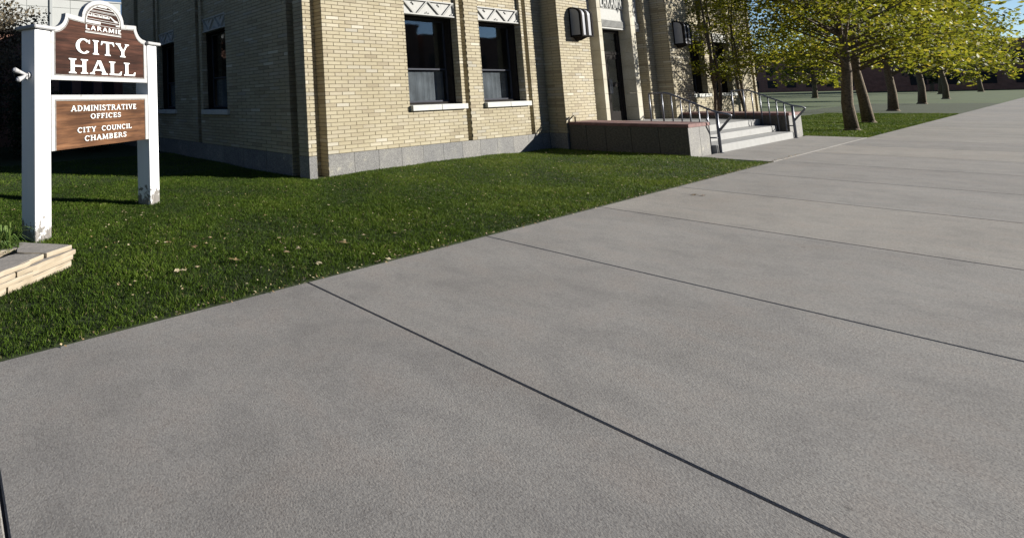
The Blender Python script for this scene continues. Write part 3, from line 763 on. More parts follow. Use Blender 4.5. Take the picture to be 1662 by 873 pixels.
while x < 140: mb.cbox(x, x+2.99, -16.2, -16.0, -.4, .1, .015); x += 3
tag(mb.build('kerb', 'kerb', fixn=True), kind='structure')
sheet('pavement', -200, 300, -19.5, -16.2, .09, 'kerb')

rng = np.random.default_rng(11)
def gnd(px, py, z=0.0):
    d = r2*((px-CX)/FPX)-u2*((py-CY)/FPX)+fwd; t_ = (z-EYE)/d.z; return d.x*t_, d.y*t_
P0 = Vector(gnd(116.6, 397.5, .165)); P1 = Vector(gnd(27, 431.5, .165)); dv = (P1-P0).normalized(); nv = Vector((-dv.y, dv.x))
if nv.dot(Vector((-1, .3))) < 0: nv = -nv
def in_shape(x, y):
    ok = (y > 2.955) & ~((x > SX-.02) & (y > FY-.03)) & ~((x > 13.95) & (y > 3.99)) & (x < 14.03)
    # planter bed and sign posts
    ss = (x-P0.x)*dv.x+(y-P0.y)*dv.y; oo = (x-P0.x)*nv.x+(y-P0.y)*nv.y
    ok &= ~((ss > -.02) & (ss < 1.4) & (oo > -.01) & (y < 4.62+.1*(.6-x)))
    return ok
def grass(name, n, x0, x1, y0, y1, hmin, hmax, wid, mask, near=None, label=None, dens=None):
    x = rng.uniform(x0, x1, n); y = rng.uniform(y0, y1, n)
    k = mask(x, y)
    if dens is not None: k &= rng.random(n) < dens(x, y)
    x = x[k]; y = y[k]; n = len(x)
    cl = np.sin(x*2.1+1.3*np.sin(y*1.9))*np.sin(y*2.6+1.1*np.sin(x*1.7))         # growth patches
    cl2 = np.sin(x*9+2*np.sin(y*7))*np.sin(y*11+2*np.sin(x*8))
    h = rng.uniform(hmin, hmax, n)*(1+.18*cl+.22*cl2); an = rng.uniform(0, 2*np.pi, n); le = rng.uniform(.1, .9, n)*h; la = rng.uniform(0, 2*np.pi, n)
    z = lawn_h(x, y)-.004; w_ = wid*rng.uniform(.6, 1.3, n)
    dx, dy = np.cos(an)*w_/2, np.sin(an)*w_/2
    v = np.empty((n, 4, 3), dtype=np.float32)
    v[:, 0] = np.stack([x-dx, y-dy, z], 1); v[:, 1] = np.stack([x+dx, y+dy, z], 1)
    mx_, my_ = x+np.cos(la)*le*.45, y+np.sin(la)*le*.45
    v[:, 2] = np.stack([mx_+dx*.75+np.cos(la)*le*.4, my_+dy*.75+np.sin(la)*le*.4, z+h*.9], 1)
    v[:, 3] = np.stack([mx_-dx*.5, my_-dy*.5, z+h*.62], 1)
    ti = np.clip(.42+.22*cl+.10*cl2+rng.normal(0, .17, n)+.22*np.clip((x-4)/6, -.5, 1), 0, .93)
    dry = rng.random(n) < .035; ti[dry] = 1.0
    o = npmesh(name, v.reshape(-1, 3), 4, ti, 'grass'); return tag(o, label, 'grass', None, 'stuff')
grass('grass', 1250000, -2.6, 14.05, 2.95, 12.2, .022, .044, .0045, in_shape, label='short mown green lawn grass between the building and the pavement',
      dens=lambda x, y: np.clip(5.5/(np.hypot(x, y)-1.2), .22, 1)*np.where((x < 6) & (y > 8.5), .5, 1))
grass('grass', 90000, 22.1, 40, 2.95, 6.45, .03, .06, .012, lambda x, y: x > 0, label='mown lawn grass on the far side of the entrance steps')

# fallen leaves
def leaf_mesh(name, s, seed, tint):
    r_ = random.Random(seed); n = 9; pts = []
    for i in range(n):
        a = 2*math.pi*i/n; rr = s*(.55+.45*r_.random())*(1.0 if i % 2 else .6)
        pts.append((rr*math.cos(a), rr*.75*math.sin(a), s*.25*r_.uniform(0, 1)))
    mb = MB(); mb.add([(0, 0, s*.12)]+pts, [(0, i+1, (i+1) % n+1) for i in range(n)], tint); return mb
LG = 'dry leaves fallen on the lawn and pavement'
leaves = [(297,292,1,.02),(341,384,.6,.035),(431,349,.5,.03),(511,379,.9,.03),(534,332,.95,.035),(381,421,.45,.075),(316,400,.3,.06),(272,393,.35,.06),(485,402,.8,.06),(517,426,.95,.05),
 (465,408,.6,.05),(453,385,.7,.035),(558,392,.5,.07),(559,387,.9,.03),(633,421,.98,.06),(577,353,.8,.022),(606,411,.95,.025),(515,428,.9,.04),(320,433,.7,.05),(288,440,.95,.06),(297,439,.9,.05),
 (1127,317,.3,.06),(1141,318,.2,.04),(940,265,1,.02),(1037,270,.95,.025),(1045,275,.95,.02),(928,249,.9,.025),(1096,287,.95,.035),(664,349,.7,.025),(123,303,.5,.04),(137,300,.8,.04),(22,339,.6,.05),
 (250,365,.9,.02),(229,350,.8,.03),(205,357,.9,.025),(172,363,.9,.02),(370,378,.6,.03),(590,378,.75,.03),(641,375,.6,.03),(657,371,.8,.025),(455,391,.85,.02),(335,393,.6,.03)]
for i, (px, py, ti, s_) in enumerate(leaves):
    on = py < 300 and px > 1100
    x, y = gnd(px, py, .03); z = float(lawn_h(np.array(x), np.array(y)))+.034
    if px > 1110 and py > 300: x, y = gnd(px, py, 0); z = .004
    o = leaf_mesh('fallen_leaf', s_, i, ti).build('fallen_leaf', 'litter'); o.location = (x, y, z); o.rotation_euler = (0, 0, i*1.7)
    tag(o, 'dry pale brown leaf fallen on the ground', 'leaf', LG)
n = 1500; v = []; ti = []
rl = random.Random(21)
for i in range(n):
    if i < 420: x = rl.uniform(.5, 16); y = 2.925+rl.gauss(0, .02)+(.02 if rl.random() < .5 else 0); z = .006 if y < 2.93 else .012; s_ = rl.uniform(.004, .012)
    else:
        x = rl.uniform(-.5, 14); y = rl.uniform(2.95, 6.4); z = .045; s_ = rl.uniform(.005, .012)
        if x > 13.9 or (x < 1.2 and y < 4.8): continue
    a = rl.uniform(0, 6.3)
    for k in range(4):
        b_ = a+k*math.pi/2; q = s_*(1.3 if k % 2 else .7); v.append((x+q*math.cos(b_), y+q*math.sin(b_), z+rl.uniform(0, .012)))
    ti.append(rl.uniform(.3, 1))
tag(npmesh('leaf_litter', np.array(v), 4, np.array(ti), 'litter'), 'crumbs of dry leaf scattered over the grass and along the pavement edge', 'leaf litter', None, 'stuff')

# ------------------------------------------------------------------ the sign
sign = thing('town_sign', (.886, 5.213, 0), 'white post sign with two brown wood boards reading city hall', 'sign', None, math.atan2(.48625, .87382))
E_ = EYE
for (s0, s1, top) in ((0, .218, .855), (1.990, 2.203, .85)):
    mb = MB(); D_ = .235; c = .008
    mb.cbox(s0, s1, 0, D_, -.15, E_+top, c)
    p_ = mb.build('post', 'paint', sign, fixn=True)
    k_ = MB(); a0, a1, b0, b1 = (-.035, .262, -.045, .30) if s0 == 0 else (1.955, 2.262, -.045, .30)
    k_.cbox(a0, a1, b0, b1, E_+top, E_+top+.042, .010)
    k_.build('post_cap', 'trim', p_, fixn=True)
cs = 1.103
def outline():
    pts = [(cs-.873, .300), (cs+.873, .300), (cs+.873, .895), (cs+.835, .908)]
    for i in range(1, 9):
        a = R(270-90*i/8); pts.append((cs+.835+.185*math.cos(a)-.0, 1.090+.182*math.sin(a)))
    pts.append((cs+.60, 1.090)); pts.append((cs+.387, 1.075))
    for i in range(1, 16):
        a = math.pi*i/16; pts.append((cs+.387*math.cos(a), 1.075+.268*math.sin(a)))
    L_ = [(2*cs-x, z) for x, z in pts[2:]]
    pts = pts + [(cs-.387, 1.075)] + []
    rest = [(2*cs-x, z) for x, z in pts[2:14]][::-1]
    return pts[:14]+[(cs+.387*math.cos(math.pi*i/16), 1.075+.268*math.sin(math.pi*i/16)) for i in range(0, 17)][1:16]+[(2*cs-x, z) for x, z in pts[2:14]][::-1]
def inset(poly, d):
    n = len(poly); out = []
    for i in range(n):
        p0, p1, p2 = Vector(poly[i-1]), Vector(poly[i]), Vector(poly[(i+1) % n])
        e1, e2 = (p1-p0), (p2-p1)
        if e1.length < 1e-6 or e2.length < 1e-6: e1 = e2 = p2-p0
        n1, n2 = Vector((-e1.y, e1.x)).normalized(), Vector((-e2.y, e2.x)).normalized()
        m_ = (n1+n2); k_ = max(1+n1.dot(n2), .35); q = p1+m_*(d/k_); out.append((q.x, q.y))
    return out
U_, V_, W_ = (1,0,0), (0,0,1), (0,-1,0)
def board(name, poly, wd, mwood, ywood, openbottom=False):
    pts = [(a, b_+E_) for a, b_ in poly]; ins = inset(pts, wd)
    def flat(q):
        if openbottom: q[0] = (q[0][0], pts[0][1]); q[1] = (q[1][0], pts[1][1])
        return q
    ins = flat(ins)
    m1 = MB(); m1.prism(ins, (0, .075, 0), U_, V_, W_, .055); bo = m1.build(name, mwood, sign)
    fr = MB(); n = len(pts)
    for i in range(n):
        if openbottom and i == 0: continue
        j = (i+1) % n; a, b_, c, d = pts[i], pts[j], ins[j], ins[i]
        yf, yb = .012, .085
        P3 = lambda p, y: (p[0], y, p[1])
        fr.add([P3(a, yf), P3(b_, yf), P3(c, yf+.004), P3(d, yf+.004), P3(a, yb), P3(b_, yb), P3(c, yb), P3(d, yb)],
               [(0,1,2,3), (0,4,5,1), (3,2,6,7), (4,7,6,5), (0,3,7,4), (1,5,6,2)])
    fr.build('frame', 'trim', bo)
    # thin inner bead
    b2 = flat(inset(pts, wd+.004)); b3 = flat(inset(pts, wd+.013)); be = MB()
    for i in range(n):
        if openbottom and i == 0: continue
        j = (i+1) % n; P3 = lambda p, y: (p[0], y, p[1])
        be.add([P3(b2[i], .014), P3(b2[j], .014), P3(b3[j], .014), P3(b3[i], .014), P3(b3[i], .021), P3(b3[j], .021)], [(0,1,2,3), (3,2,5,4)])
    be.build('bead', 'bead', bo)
    return bo
B1 = board('name_board', outline(), .052, 'wood_dark', .02)
B2 = board('office_board', [(.232, -.497), (1.985, -.500), (1.985, .129), (.232, .129)], .056, 'wood_light', .02, True)
def tx(parent, s, x0, x1, z0, h, st=.2, th=.1, ser=True, tilt=0, gap=.07):
    mb = MB(); text(mb, s, x0, x1, E_+z0, h, (0, .0205, 0), U_, V_, W_, .012, st, th, ser, tilt, gap)
    return mb.build('lettering', 'letter', parent, fixn=True)
tx(B1, 'CITY', .600, 1.585, .632, .180, .195, .10, gap=.11)
tx(B1, 'HALL', .490, 1.722, .384, .176, .195, .10, gap=.11)
tx(B1, 'LARAMIE', .766, 1.432, .937, .056, .17, .17, False, 0, .12)
tx(B2, 'ADMINISTRATIVE', .520, 1.716, -.066, .068, .175, .11, gap=.13)
tx(B2, 'OFFICES', .838, 1.398, -.163, .060, .175, .11, gap=.13)
tx(B2, 'CITY', .620, .930, -.322, .062, .175, .11, gap=.13); tx(B2, 'COUNCIL', 1.030, 1.612, -.322, .062, .175, .11, gap=.13)
tx(B2, 'CHAMBERS', .735, 1.502, -.428, .064, .175, .11, gap=.13)
# round-topped emblem: horizon bands, ridge of trees, hill and road lines
em = MB(); K = [0]
def ep(poly, d=.008):
    em.prism([(a, E_+b_) for a, b_ in poly], (0, .0205, 0), U_, V_, W_, d+.0003*(K[0] % 8)); K[0] += 1
EC, ER, EZ, EH = 1.100, .318, 1.045, .232
def halfw(z): return ER*math.sqrt(max(0, 1-((z-EZ)/EH)**2)) if z > EZ else ER
def bandz(z0, z1, l=None, r_=None):
    a0, a1 = halfw(z0), halfw(z1)
    L0, L1 = (EC-a0, EC-a1) if l is None else (l, l); R0, R1 = (EC+a0, EC+a1) if r_ is None else (r_, r_)
    ep([(L0, z0), (R0, z0), (R1, z1), (L1, z1)])
for i in range(20):   # arched rim
    a, b_ = math.pi*i/20, math.pi*(i+1)/20; q = lambda t_, k_: (EC+ER*k_*math.cos(t_), EZ+EH*k_*math.sin(t_))
    ep([q(a, 1), q(b_, 1), q(b_, .955), q(a, .955)])
bandz(1.247, 1.262, EC-.12, EC+.06); bandz(1.222, 1.231); bandz(1.189, 1.195); bandz(1.176, 1.180); bandz(1.150, 1.156, None, EC+.10)
rq = random.Random(4); x = EC-.275
while x < EC+.12:
    h = rq.uniform(.012, .034); ep([(x-.012, 1.112), (x+.010, 1.112), (x+.006, 1.116+h), (x-.008, 1.116+h*.9)]); x += rq.uniform(.016, .030)
ep([(EC+.10, 1.150), (EC+.135, 1.150), (EC+.26, 1.085), (EC+.215, 1.082)]); ep([(EC+.19, 1.115), (EC+.27, 1.098), (EC+.268, 1.088), (EC+.19, 1.104)])
bandz(1.078, 1.083)
bandz(1.024, 1.060, EC-.318, EC-.06); bandz(1.052, 1.058, EC-.055, EC+.318); bandz(1.030, 1.046, EC+.23, EC+.312); bandz(1.008, 1.013)
ep([(EC-.332, .9165), (EC+.332, .9165), (EC+.332, .921), (EC-.332, .921)]); ep([(EC-.332, .898), (EC+.332, .898), (EC+.332, .909), (EC-.332, .909)])
em.build('emblem', 'emblem', B1, fixn=True)
# twin-headed flood lamp on the shaded face of the near post
fl = thing('flood_lamp', (.886, 5.213, 0), 'small white twin flood lamp on the shaded face of the near sign post', 'lamp', None, math.atan2(.48625, .87382))
mb = MB(); zc = E_+.345
mb.tube([(-.002, .095, zc), (-.028, .095, zc)], [.038, .034], 14); mb.build('mounting_plate', 'trim', fl, smooth=False)
mb = MB(); mb.tube([(-.028, .095, zc), (-.06, .085, zc+.008)], .017, 10); mb.tube([(-.03, .095, zc-.01), (-.045, .09, zc-.045)], .014, 8); mb.build('arm', 'trim', fl)
for dz, dy in ((.045, .02), (-.045, -.01)):
    mb = MB(); mb.tube([(-.055, .085, zc+.006), (-.10, .085+dy, zc+dz*.6), (-.165, .085+dy*2, zc+dz*1.15), (-.175, .085+dy*2, zc+dz*1.2)], [.014, .020, .031, .026], 12); h_ = mb.build('lamp_head', 'trim', fl, smooth=True)
    mb = MB(); mb.tube([(-.175, .085+dy*2, zc+dz*1.2), (-.19, .085+dy*2, zc+dz*1.26)], [.025, .012], 12); mb.build('bulb', 'lamp_glass', h_)

# ------------------------------------------------------------------ stacked flagstone edging of the planter
def slab(poly, z0, z1, name='sandstone_slab', seed=0):
    r_ = random.Random(seed); pts = []
    n = len(poly)
    for i in range(n):
        a, b_ = Vector(poly[i]), Vector(poly[(i+1) % n]); m_ = max(2, int((b_-a).length/.06)); nr = Vector(((b_-a).y, -(b_-a).x)).normalized()
        for k in range(m_):
            q = a.lerp(b_, k/m_)+nr*(r_.uniform(-.006, .006) if k else 0); pts.append((q.x, q.y))
    cx_ = sum(p[0] for p in pts)/len(pts); cy_ = sum(p[1] for p in pts)/len(pts); n = len(pts)
    mb = MB(); lv = [(z0, .985), (z0+(z1-z0)*.4, 1.0), (z1-.006, .998), (z1, .985)]
    vs = []
    for z, s_ in lv:
        for p in pts: vs.append((cx_+(p[0]-cx_)*s_, cy_+(p[1]-cy_)*s_, z+(r_.uniform(-.0015, .0015))))
    fs = []
    for l in range(3):
        for i in range(n): fs.append((l*n+i, l*n+(i+1) % n, (l+1)*n+(i+1) % n, (l+1)*n+i))
    fs.append(tuple(3*n+i for i in range(n))); fs.append(tuple(range(n))[::-1])
    mb.add([(v_[0]-cx_, v_[1]-cy_, v_[2]) for v_ in vs], fs, r_.random()); o = mb.build(name, 'flag', fixn=True); o.location = (cx_, cy_, 0); return o
def zpoly(pp, z): return [gnd(px, py, z) for px, py in pp]
SGp = 'sandstone slabs stacked round the planter'
zt = .165
def ccw(p):
    a = sum(p[i][0]*p[(i+1) % len(p)][1]-p[(i+1) % len(p)][0]*p[i][1] for i in range(len(p))); return p if a > 0 else p[::-1]
rows = [
 ([(31,393),(116.6,397.5),(76,411),(27.5,409)], .125, .165, 'top slab of the stack, grey faced, at the foot of the near sign post'),
 ([(26,412),(71,412),(27,431.5),(-14,431.5),(-22,425)], .125, .165, 'grey topped slab in front of the top slab, at the left edge'),
]
for i, (pp, z0, z1, lb) in enumerate(rows):
    o = slab(ccw(zpoly(pp, z1)), z0, z1, seed=i); tag(o, lb, 'stone slab', SGp)
# courses below, set out in metres from the same corner
out_ = -nv
def run(a, b_, o0, o1): return [tuple(P0+dv*a+out_*o0), tuple(P0+dv*b_+out_*o0), tuple(P0+dv*b_+out_*o1), tuple(P0+dv*a+out_*o1)]
low = [(-.03, .62, -.26, .018, .082, .122, 'pale slab with a rounded end in the middle course of the corner stack'), (.63, 1.25, -.28, .012, .082, .122, 'second slab of the middle course, away from the sign'),
       (-.01, .45, -.24, .005, .040, .079, 'short slab in the third course below the corner'), (.46, 1.1, -.26, .02, .040, .079, 'long slab in the third course away from the corner'),
       (.02, .70, -.25, .012, -.02, .037, 'lowest slab resting on the grass at the corner'), (.71, 1.4, -.25, .0, -.02, .037, 'lowest slab farther from the sign post'),
       (.43, .98, -.28, .0, .125, .164, 'top slab lying nearest the pavement'), (.99, 1.35, -.26, .01, .125, .162, 'end slab of the top course toward the pavement')]
for i, (a, b_, o0, o1, z0, z1, lb) in enumerate(low):
    if i == 6: a = .47
    o = slab(ccw(run(a, b_, o0, o1)), z0, z1, seed=20+i); tag(o, lb, 'stone slab', SGp)
# far run of the planter, towards the left
Q0 = Vector(gnd(31, 393, .165)); 
for i, (a, b_) in enumerate(((.02, .55), (.57, 1.1), (1.12, 1.7))):
    for j, (z0, z1) in enumerate(((.125, .163), (.082, .122), (.0, .079))):
        e = .03*(j % 2); dq = Vector((-1, .12)).normalized(); nq = Vector((-.12, -1)).normalized()
        pp = [Q0+dq*(a+e)+nq*0, Q0+dq*(b_+e)+nq*0, Q0+dq*(b_+e)+nq*.2, Q0+dq*(a+e)+nq*.2]
        o = slab(ccw([tuple(p) for p in pp]), z0, z1, seed=40+i*3+j)
        tag(o, '%s slab of the planter back edge, %s left of the sign post' % (('top', 'middle', 'bottom')[j], ('just', 'second', 'third')[i]), 'stone slab', SGp)
mb = MB(); bp = [P0+dv*.05+nv*.1, P0+dv*1.35+nv*.1, P0+dv*1.35+nv*2.0, Q0+Vector((-1.7, 0))]
mb.add([(p.x, p.y, .10) for p in bp], [(0,1,2,3)]); tag(mb.build('bed_soil', 'bed_soil', fixn=True), kind='structure')
# tufted plants growing in the bed
def plant(x, y, s_, n, seed, label, spread=1.0, h=.22, nm='bedding_plant'):
    r_ = np.random.default_rng(seed); a = r_.uniform(0, 6.28, n); L_ = s_*r_.uniform(.5, 1, n); w_ = .0035*r_.uniform(.6, 1.6, n)
    bx, by = r_.normal(0, .03*s_*4, n), r_.normal(0, .03*s_*4, n); hh = h*r_.uniform(.5, 1, n)
    v = np.empty((n*2, 4, 3)); px, py = -np.sin(a)*w_, np.cos(a)*w_
    mx_, my_ = bx+np.cos(a)*L_*.45*spread, by+np.sin(a)*L_*.45*spread; ex, ey = bx+np.cos(a)*L_*spread, by+np.sin(a)*L_*spread
    z0, z1, z2 = np.zeros(n), hh, hh*r_.uniform(.3, 1.1, n)
    v[:n, 0] = np.stack([bx-px, by-py, z0], 1); v[:n, 1] = np.stack([bx+px, by+py, z0], 1); v[:n, 2] = np.stack([mx_+px*1.3, my_+py*1.3, z1], 1); v[:n, 3] = np.stack([mx_-px*1.3, my_-py*1.3, z1], 1)
    v[n:, 0] = v[:n, 3]; v[n:, 1] = v[:n, 2]; v[n:, 2] = np.stack([ex+px*.2, ey+py*.2, z2], 1); v[n:, 3] = np.stack([ex-px*.2, ey-py*.2, z2], 1)
    ti = r_.random(n); o = npmesh(nm, v.reshape(-1, 3), 4, np.concatenate([ti, ti]), 'leaf_bed'); o.location = (x, y, .10); tag(o, label, 'plant', 'tufts growing in the planter bed')
plant(*gnd(12, 408, .12), .16, 260, 1, 'leafy green tuft spilling over the slabs in front of the sign post', 1.0, .10)
plant(*gnd(-30, 412, .12), .2, 300, 2, 'low green tuft in the bed, farther left of the sign', h=.1)
plant(*gnd(14, 396, .12), .24, 60, 3, 'thin long grassy blades beside the shaded face of the post', 1.2, .20)
plant(*gnd(-60, 430, .12), .2, 260, 4, 'low tuft nearest the pavement side of the bed', h=.1)

# ------------------------------------------------------------------ trees and shrubs
def leaves_mesh(name, centers, radii, n, size, m, parent, seed, clip=None, flat=.8):
    r_ = np.random.default_rng(seed); C_ = np.array(centers, dtype=float); Rr = np.array(radii, dtype=float)
    wgt = Rr**2.4; k = r_.choice(len(C_), n, p=wgt/wgt.sum())
    d = r_.normal(size=(n, 3)); d /= np.linalg.norm(d, axis=1)[:, None]
    rad = r_.random(n)**.45; p = C_[k]+d*(Rr[k]*rad)[:, None]*np.array([1, 1, flat])
    if clip is not None: p = p[clip(p)]; n = len(p)
    u = r_.normal(size=(n, 3)); u /= np.linalg.norm(u, axis=1)[:, None]; w_ = np.cross(u, r_.normal(size=(n, 3))); w_ /= np.linalg.norm(w_, axis=1)[:, None]
    s_ = size*r_.uniform(.5, 1.25, n)[:, None]
    v = np.stack([p-u*s_, p+w_*s_*.55, p+u*s_, p-w_*s_*.55], 1)
    cl = np.sin(p[:, 0]*2.3)*np.sin(p[:, 1]*2.9)*np.sin(p[:, 2]*2.1)
    return npmesh(name, v.reshape(-1, 3), 4, np.clip(.5+.25*cl+r_.normal(0, .2, n), 0, 1), m, parent)
def tree(x, y, h, rad, base, n, size, m, label, cat='tree', group=None, seed=1, clip=None, nclump=60, trunk=.09, stems=1, lean=0.0, name='tree', clumpr=(.18, .42)):
    r_ = random.Random(seed); t_ = thing(name, (x, y, 0), label, cat, group); mb = MB(); cen = []; rr = []
    for s_ in range(stems):
        ox, oy = (0, 0) if stems == 1 else (r_.uniform(-.25, .25), r_.uniform(-.12, .12))
        pts = []; px, py = ox, oy; tr = trunk*(1 if stems == 1 else r_.uniform(.6, 1))
        for i in range(8):
            f = i/7; pts.append((px, py, -.1+f*h*.92)); px += r_.uniform(-.07, .07)*h/5+lean*h/7; py += r_.uniform(-.06, .06)*h/5
        p0_ = Vector(pts[0]); p1_ = p0_.lerp(Vector(pts[1]), .22); mb.tube([p0_, p0_.lerp(p1_, .5), p1_], [tr*1.75, tr*1.3, tr*.9], 9, cap=False)
        mb.tube(pts, [tr*(1.12 if i == 0 else 1)*(1-.85*i/7) for i in range(8)], 9)
        for b_ in range(int(nclump/stems)):
            f = r_.uniform(max(.12, base/h*.9), .98); i = min(6, int(f*7)); A = Vector(pts[i]).lerp(Vector(pts[i+1]), f*7-i)
            an = r_.uniform(0, 2*math.pi); L_ = rad*math.sqrt(max(.05, 1-((f-.58)/.52)**2))*r_.uniform(.35, 1.0)
            B = A+Vector((math.cos(an)*L_, math.sin(an)*L_, L_*r_.uniform(.15, .6)))
            if B.z < base: B.z = base+r_.uniform(0, .3)
            if clip is not None and not bool(clip(np.array([[B.x, B.y, B.z]]))[0]): continue
            mid = A.lerp(B, .5)+Vector((0, 0, L_*.12)); q = tr*(1-.8*f)*.4
            mb.tube([A, mid, B], [q, q*.6, q*.2], 5, cap=False)
            cen.append(tuple(B)); rr.append(rad*r_.uniform(*clumpr)); cen.append(tuple(mid)); rr.append(rad*r_.uniform(clumpr[0]*.6, clumpr[1]*.6))
    mb.build('trunk', 'bark', t_, smooth=True)
    leaves_mesh('crown', cen, rr, n, size, m, t_, seed, clip)
    return t_
cl_wall = lambda y0: (lambda p: p[:, 1] < 6.38-y0)
TG = 'young trees on the lawn right of the steps'
tree(22.75, 5.78, 5.4, 1.25, 1.9, 3500, .042, 'leaf_gold', 'thin multi-stemmed yellow-green tree just behind the far low wall', group=TG, seed=3, clip=cl_wall(5.78), nclump=46, trunk=.06, stems=3, clumpr=(.2, .38))
tree(24.6, 5.55, 5.8, 1.4, 2.1, 5000, .048, 'leaf_gold', 'yellow-green tree standing before the farthest windows, second along the wall', group=TG, seed=8, clip=cl_wall(5.55), nclump=46, trunk=.07, stems=2, clumpr=(.2, .38))
tree(25.1, 3.6, 7.2, 2.7, 2.4, 13500, .060, 'leaf_gold', 'broad yellow-green tree at the pavement edge, nearest the steps', group=TG, seed=12, nclump=80, trunk=.13, clumpr=(.13, .28))
tree(30.5, 4.0, 7.6, 3.0, 2.3, 13000, .066, 'leaf_gold', 'broad yellow-green tree farther along the pavement', group=TG, seed=14, nclump=80, trunk=.14, clumpr=(.14, .3))
for i, (x, y, h) in enumerate(((44, 5, 8), (58, 5.5, 9), (75, 6, 9))):
    tree(x, y, h, 3.2, 2.2, 7000, .12, 'leaf_gold', ('third', 'fourth', 'last')[i]+' tree in the row along the pavement, well beyond the hall', group='street trees in the distance', seed=30+i, nclump=60, trunk=.16)
# shrubs and small trees at the back left
tree(1.1, 15.6, 4.75, 1.9, .5, 11000, .06, 'leaf_brown', 'brown leaved autumn tree behind the sign, its top in sun', group=None, seed=51, nclump=110, trunk=.08, stems=3, name='autumn_tree', clumpr=(.13, .3))
tree(-2.6, 15.0, 4.9, 2.0, .5, 11000, .06, 'leaf_brown', 'second autumn tree farther left behind the sign', seed=52, nclump=90, trunk=.08, stems=3, name='autumn_tree', clumpr=(.13, .3))
for i, (x, y, h, r_) in enumerate(((.4, 13.4, 2.1, 1.1), (2.3, 14.0, 2.0, 1.0), (4.0, 14.6, 1.6, .9), (-2.2, 13.0, 2.2, 1.2))):
    tree(x, y, h, r_, .1, 6000, .05, 'leaf_dark', 'dark evergreen shrub, %s in the row behind the sign' % ('second from the left', 'third from the left', 'nearest the brick wall', 'leftmost')[i], 'shrub', 'evergreen shrubs behind the sign', 60+i, nclump=50, trunk=.03, stems=3, name='shrub', clumpr=(.25, .5))

# ------------------------------------------------------------------ buildings behind
an = thing('rear_annex', (-6, 18, 0), 'low dark brick annex with narrow windows behind the sign', 'building')
def blk(parent, mb, name, m): mb.v = [(x-parent.location.x, y-parent.location.y, z-parent.location.z) for x, y, z in mb.v]; return mb.build(name, m, parent)
mb = MB(); mb.box(-6, SX+3, 18.05, 22, 0, 4.15); blk(an, mb, 'wall', 'farbrick')
mb = MB(); mb.box(-6.1, SX+3.1, 17.95, 22.1, 4.151, 4.3); blk(an, mb, 'roof_edge', 'bronze')
for i in range(14):
    x = -5.4+i*.85; mb = MB(); mb.box(x, x+.5, 18.02, 18.06, .9, 3.3); f_ = blk(an, mb, 'window', 'sash')
    mb = MB(); mb.box(x+.05, x+.45, 18.0, 18.018, .95, 3.25); mb.v = [(a+6, b_-18, c_) for a, b_, c_ in mb.v]; mb.build('pane', 'black', f_)
fb_ = thing('office_block', (-30, 45, 0), 'tall pale concrete panelled building behind the autumn trees', 'building')
mb = MB(); HB = 11.75
x = -30.; k = 0
mb.box(-30, 16.2, 45.05, 70, 0, HB-.02, mi=0)
while x < 16.2:
    e = min(16.2, x+2.05)
    for (za, zb) in ((0, 3.6), (3.62, 7.2), (7.22, 10.9), (10.92, HB)): mb.cbox(x+.015, e-.015, 45, 45.08, za+.01, zb-.01, .008)
    x = e
blk(fb_, mb, 'wall_panels', 'panel')
mb = MB(); mb.box(-30.1, 16.35, 44.9, 70.1, HB, HB+.12); blk(fb_, mb, 'parapet', 'panel')
mb = MB(); mb.box(9.0, 9.25, 44.86, 44.995, 0, HB-.1); blk(fb_, mb, 'downpipe', 'panel_joint')
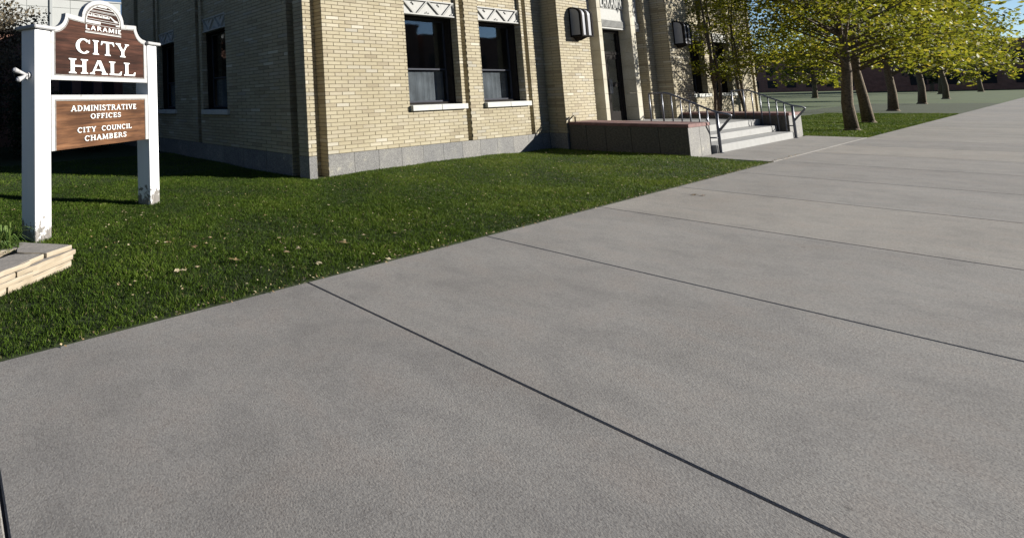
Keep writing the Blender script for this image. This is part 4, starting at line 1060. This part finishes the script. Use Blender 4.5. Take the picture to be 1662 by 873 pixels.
# far side of the street (seen in the window reflections)
r_ = random.Random(9); x = -40; labs = ['red brick shop row across the street, westernmost', 'brown brick shop across the street, facing the sign', 'tall brick building across the street, facing the hall corner', 'brick building across the street, facing the steps', 'low brick building across the street beyond the steps', 'tall brick building farther down the street', 'last brick building down the street']
for i in range(7):
    wd = 16+r_.uniform(-2, 5); hh = r_.uniform(6.5, 10.5)
    b_ = thing('street_building', (x, -20, 0), labs[i], 'building', 'buildings across the street')
    mb = MB(); mb.box(0, wd-.3, -12, 0, 0, hh); mb.box(-.1, wd-.2, -12.1, .12, hh+.002, hh+.3); mb.build('wall', 'farbrick', b_)
    for lv in range(2):
        xx = .9
        while xx < wd-2.2:
            mb = MB(); mb.box(xx, xx+1.2, -.02, .04, .9+lv*3.4, 2.9+lv*3.2); f_ = mb.build('window', 'sash', b_)
            mb = MB(); mb.box(xx+.07, xx+1.13, .041, .05, .97+lv*3.4, 2.83+lv*3.2); mb.build('pane', 'black', f_); xx += 2.3
    x += wd+.6

# far end of the street then a row of unseen trees added at left
for i, (x, y, wd, dp, hh) in enumerate(((150, -6, 14, 26, 7.5), (190, 24, 14, 30, 9.5), (120, 34, 22, 16, 7))):
    b_ = thing('distant_building', (x, y, 0), ('brick building closing the far end of the street, lowest of the three', 'tallest distant building at the end of the street', 'distant building behind the street trees, nearest of the three')[i], 'building', 'buildings at the far end of the street')
    mb = MB(); mb.box(0, wd, 0, dp, 0, hh); mb.box(-.2, wd+.2, -.2, dp+.2, hh+.002, hh+.4); mb.build('wall', 'farbrick', b_)
    for lv in range(2):
        for k in range(int(dp/3)-1):
            mb = MB(); mb.box(-.05, .02, 1.5+k*3, 3.0+k*3, 1+lv*3.4, 2.9+lv*3.2); mb.build('window', 'black', b_)
rr = random.Random(77)
wn = ('nearest', 'second', 'third', 'fourth', 'farthest')
for i in range(5):
    tree(88+i*17, 8+rr.uniform(-2, 9), rr.uniform(7, 10), 3.6, 1.8, 3500, .2, ('leaf_gold', 'leaf_dark')[i % 2], '%s of the five trees at the far end of the street' % wn[i], group='trees at the far end of the street', seed=90+i, nclump=40, trunk=.2)
for i in range(5):  # off-frame row, added to keep sky light off the left-facing surfaces
    tree(-17-rr.uniform(0, 3), -3+i*6.5, rr.uniform(7.5, 9.5), 3.6, 1.2, 5000, .17, 'leaf_dark', '%s of the five unseen trees added at far left to dim the sky light' % wn[i], group='unseen trees added to block sky light', seed=120+i, nclump=60, trunk=.2, clumpr=(.2, .4))
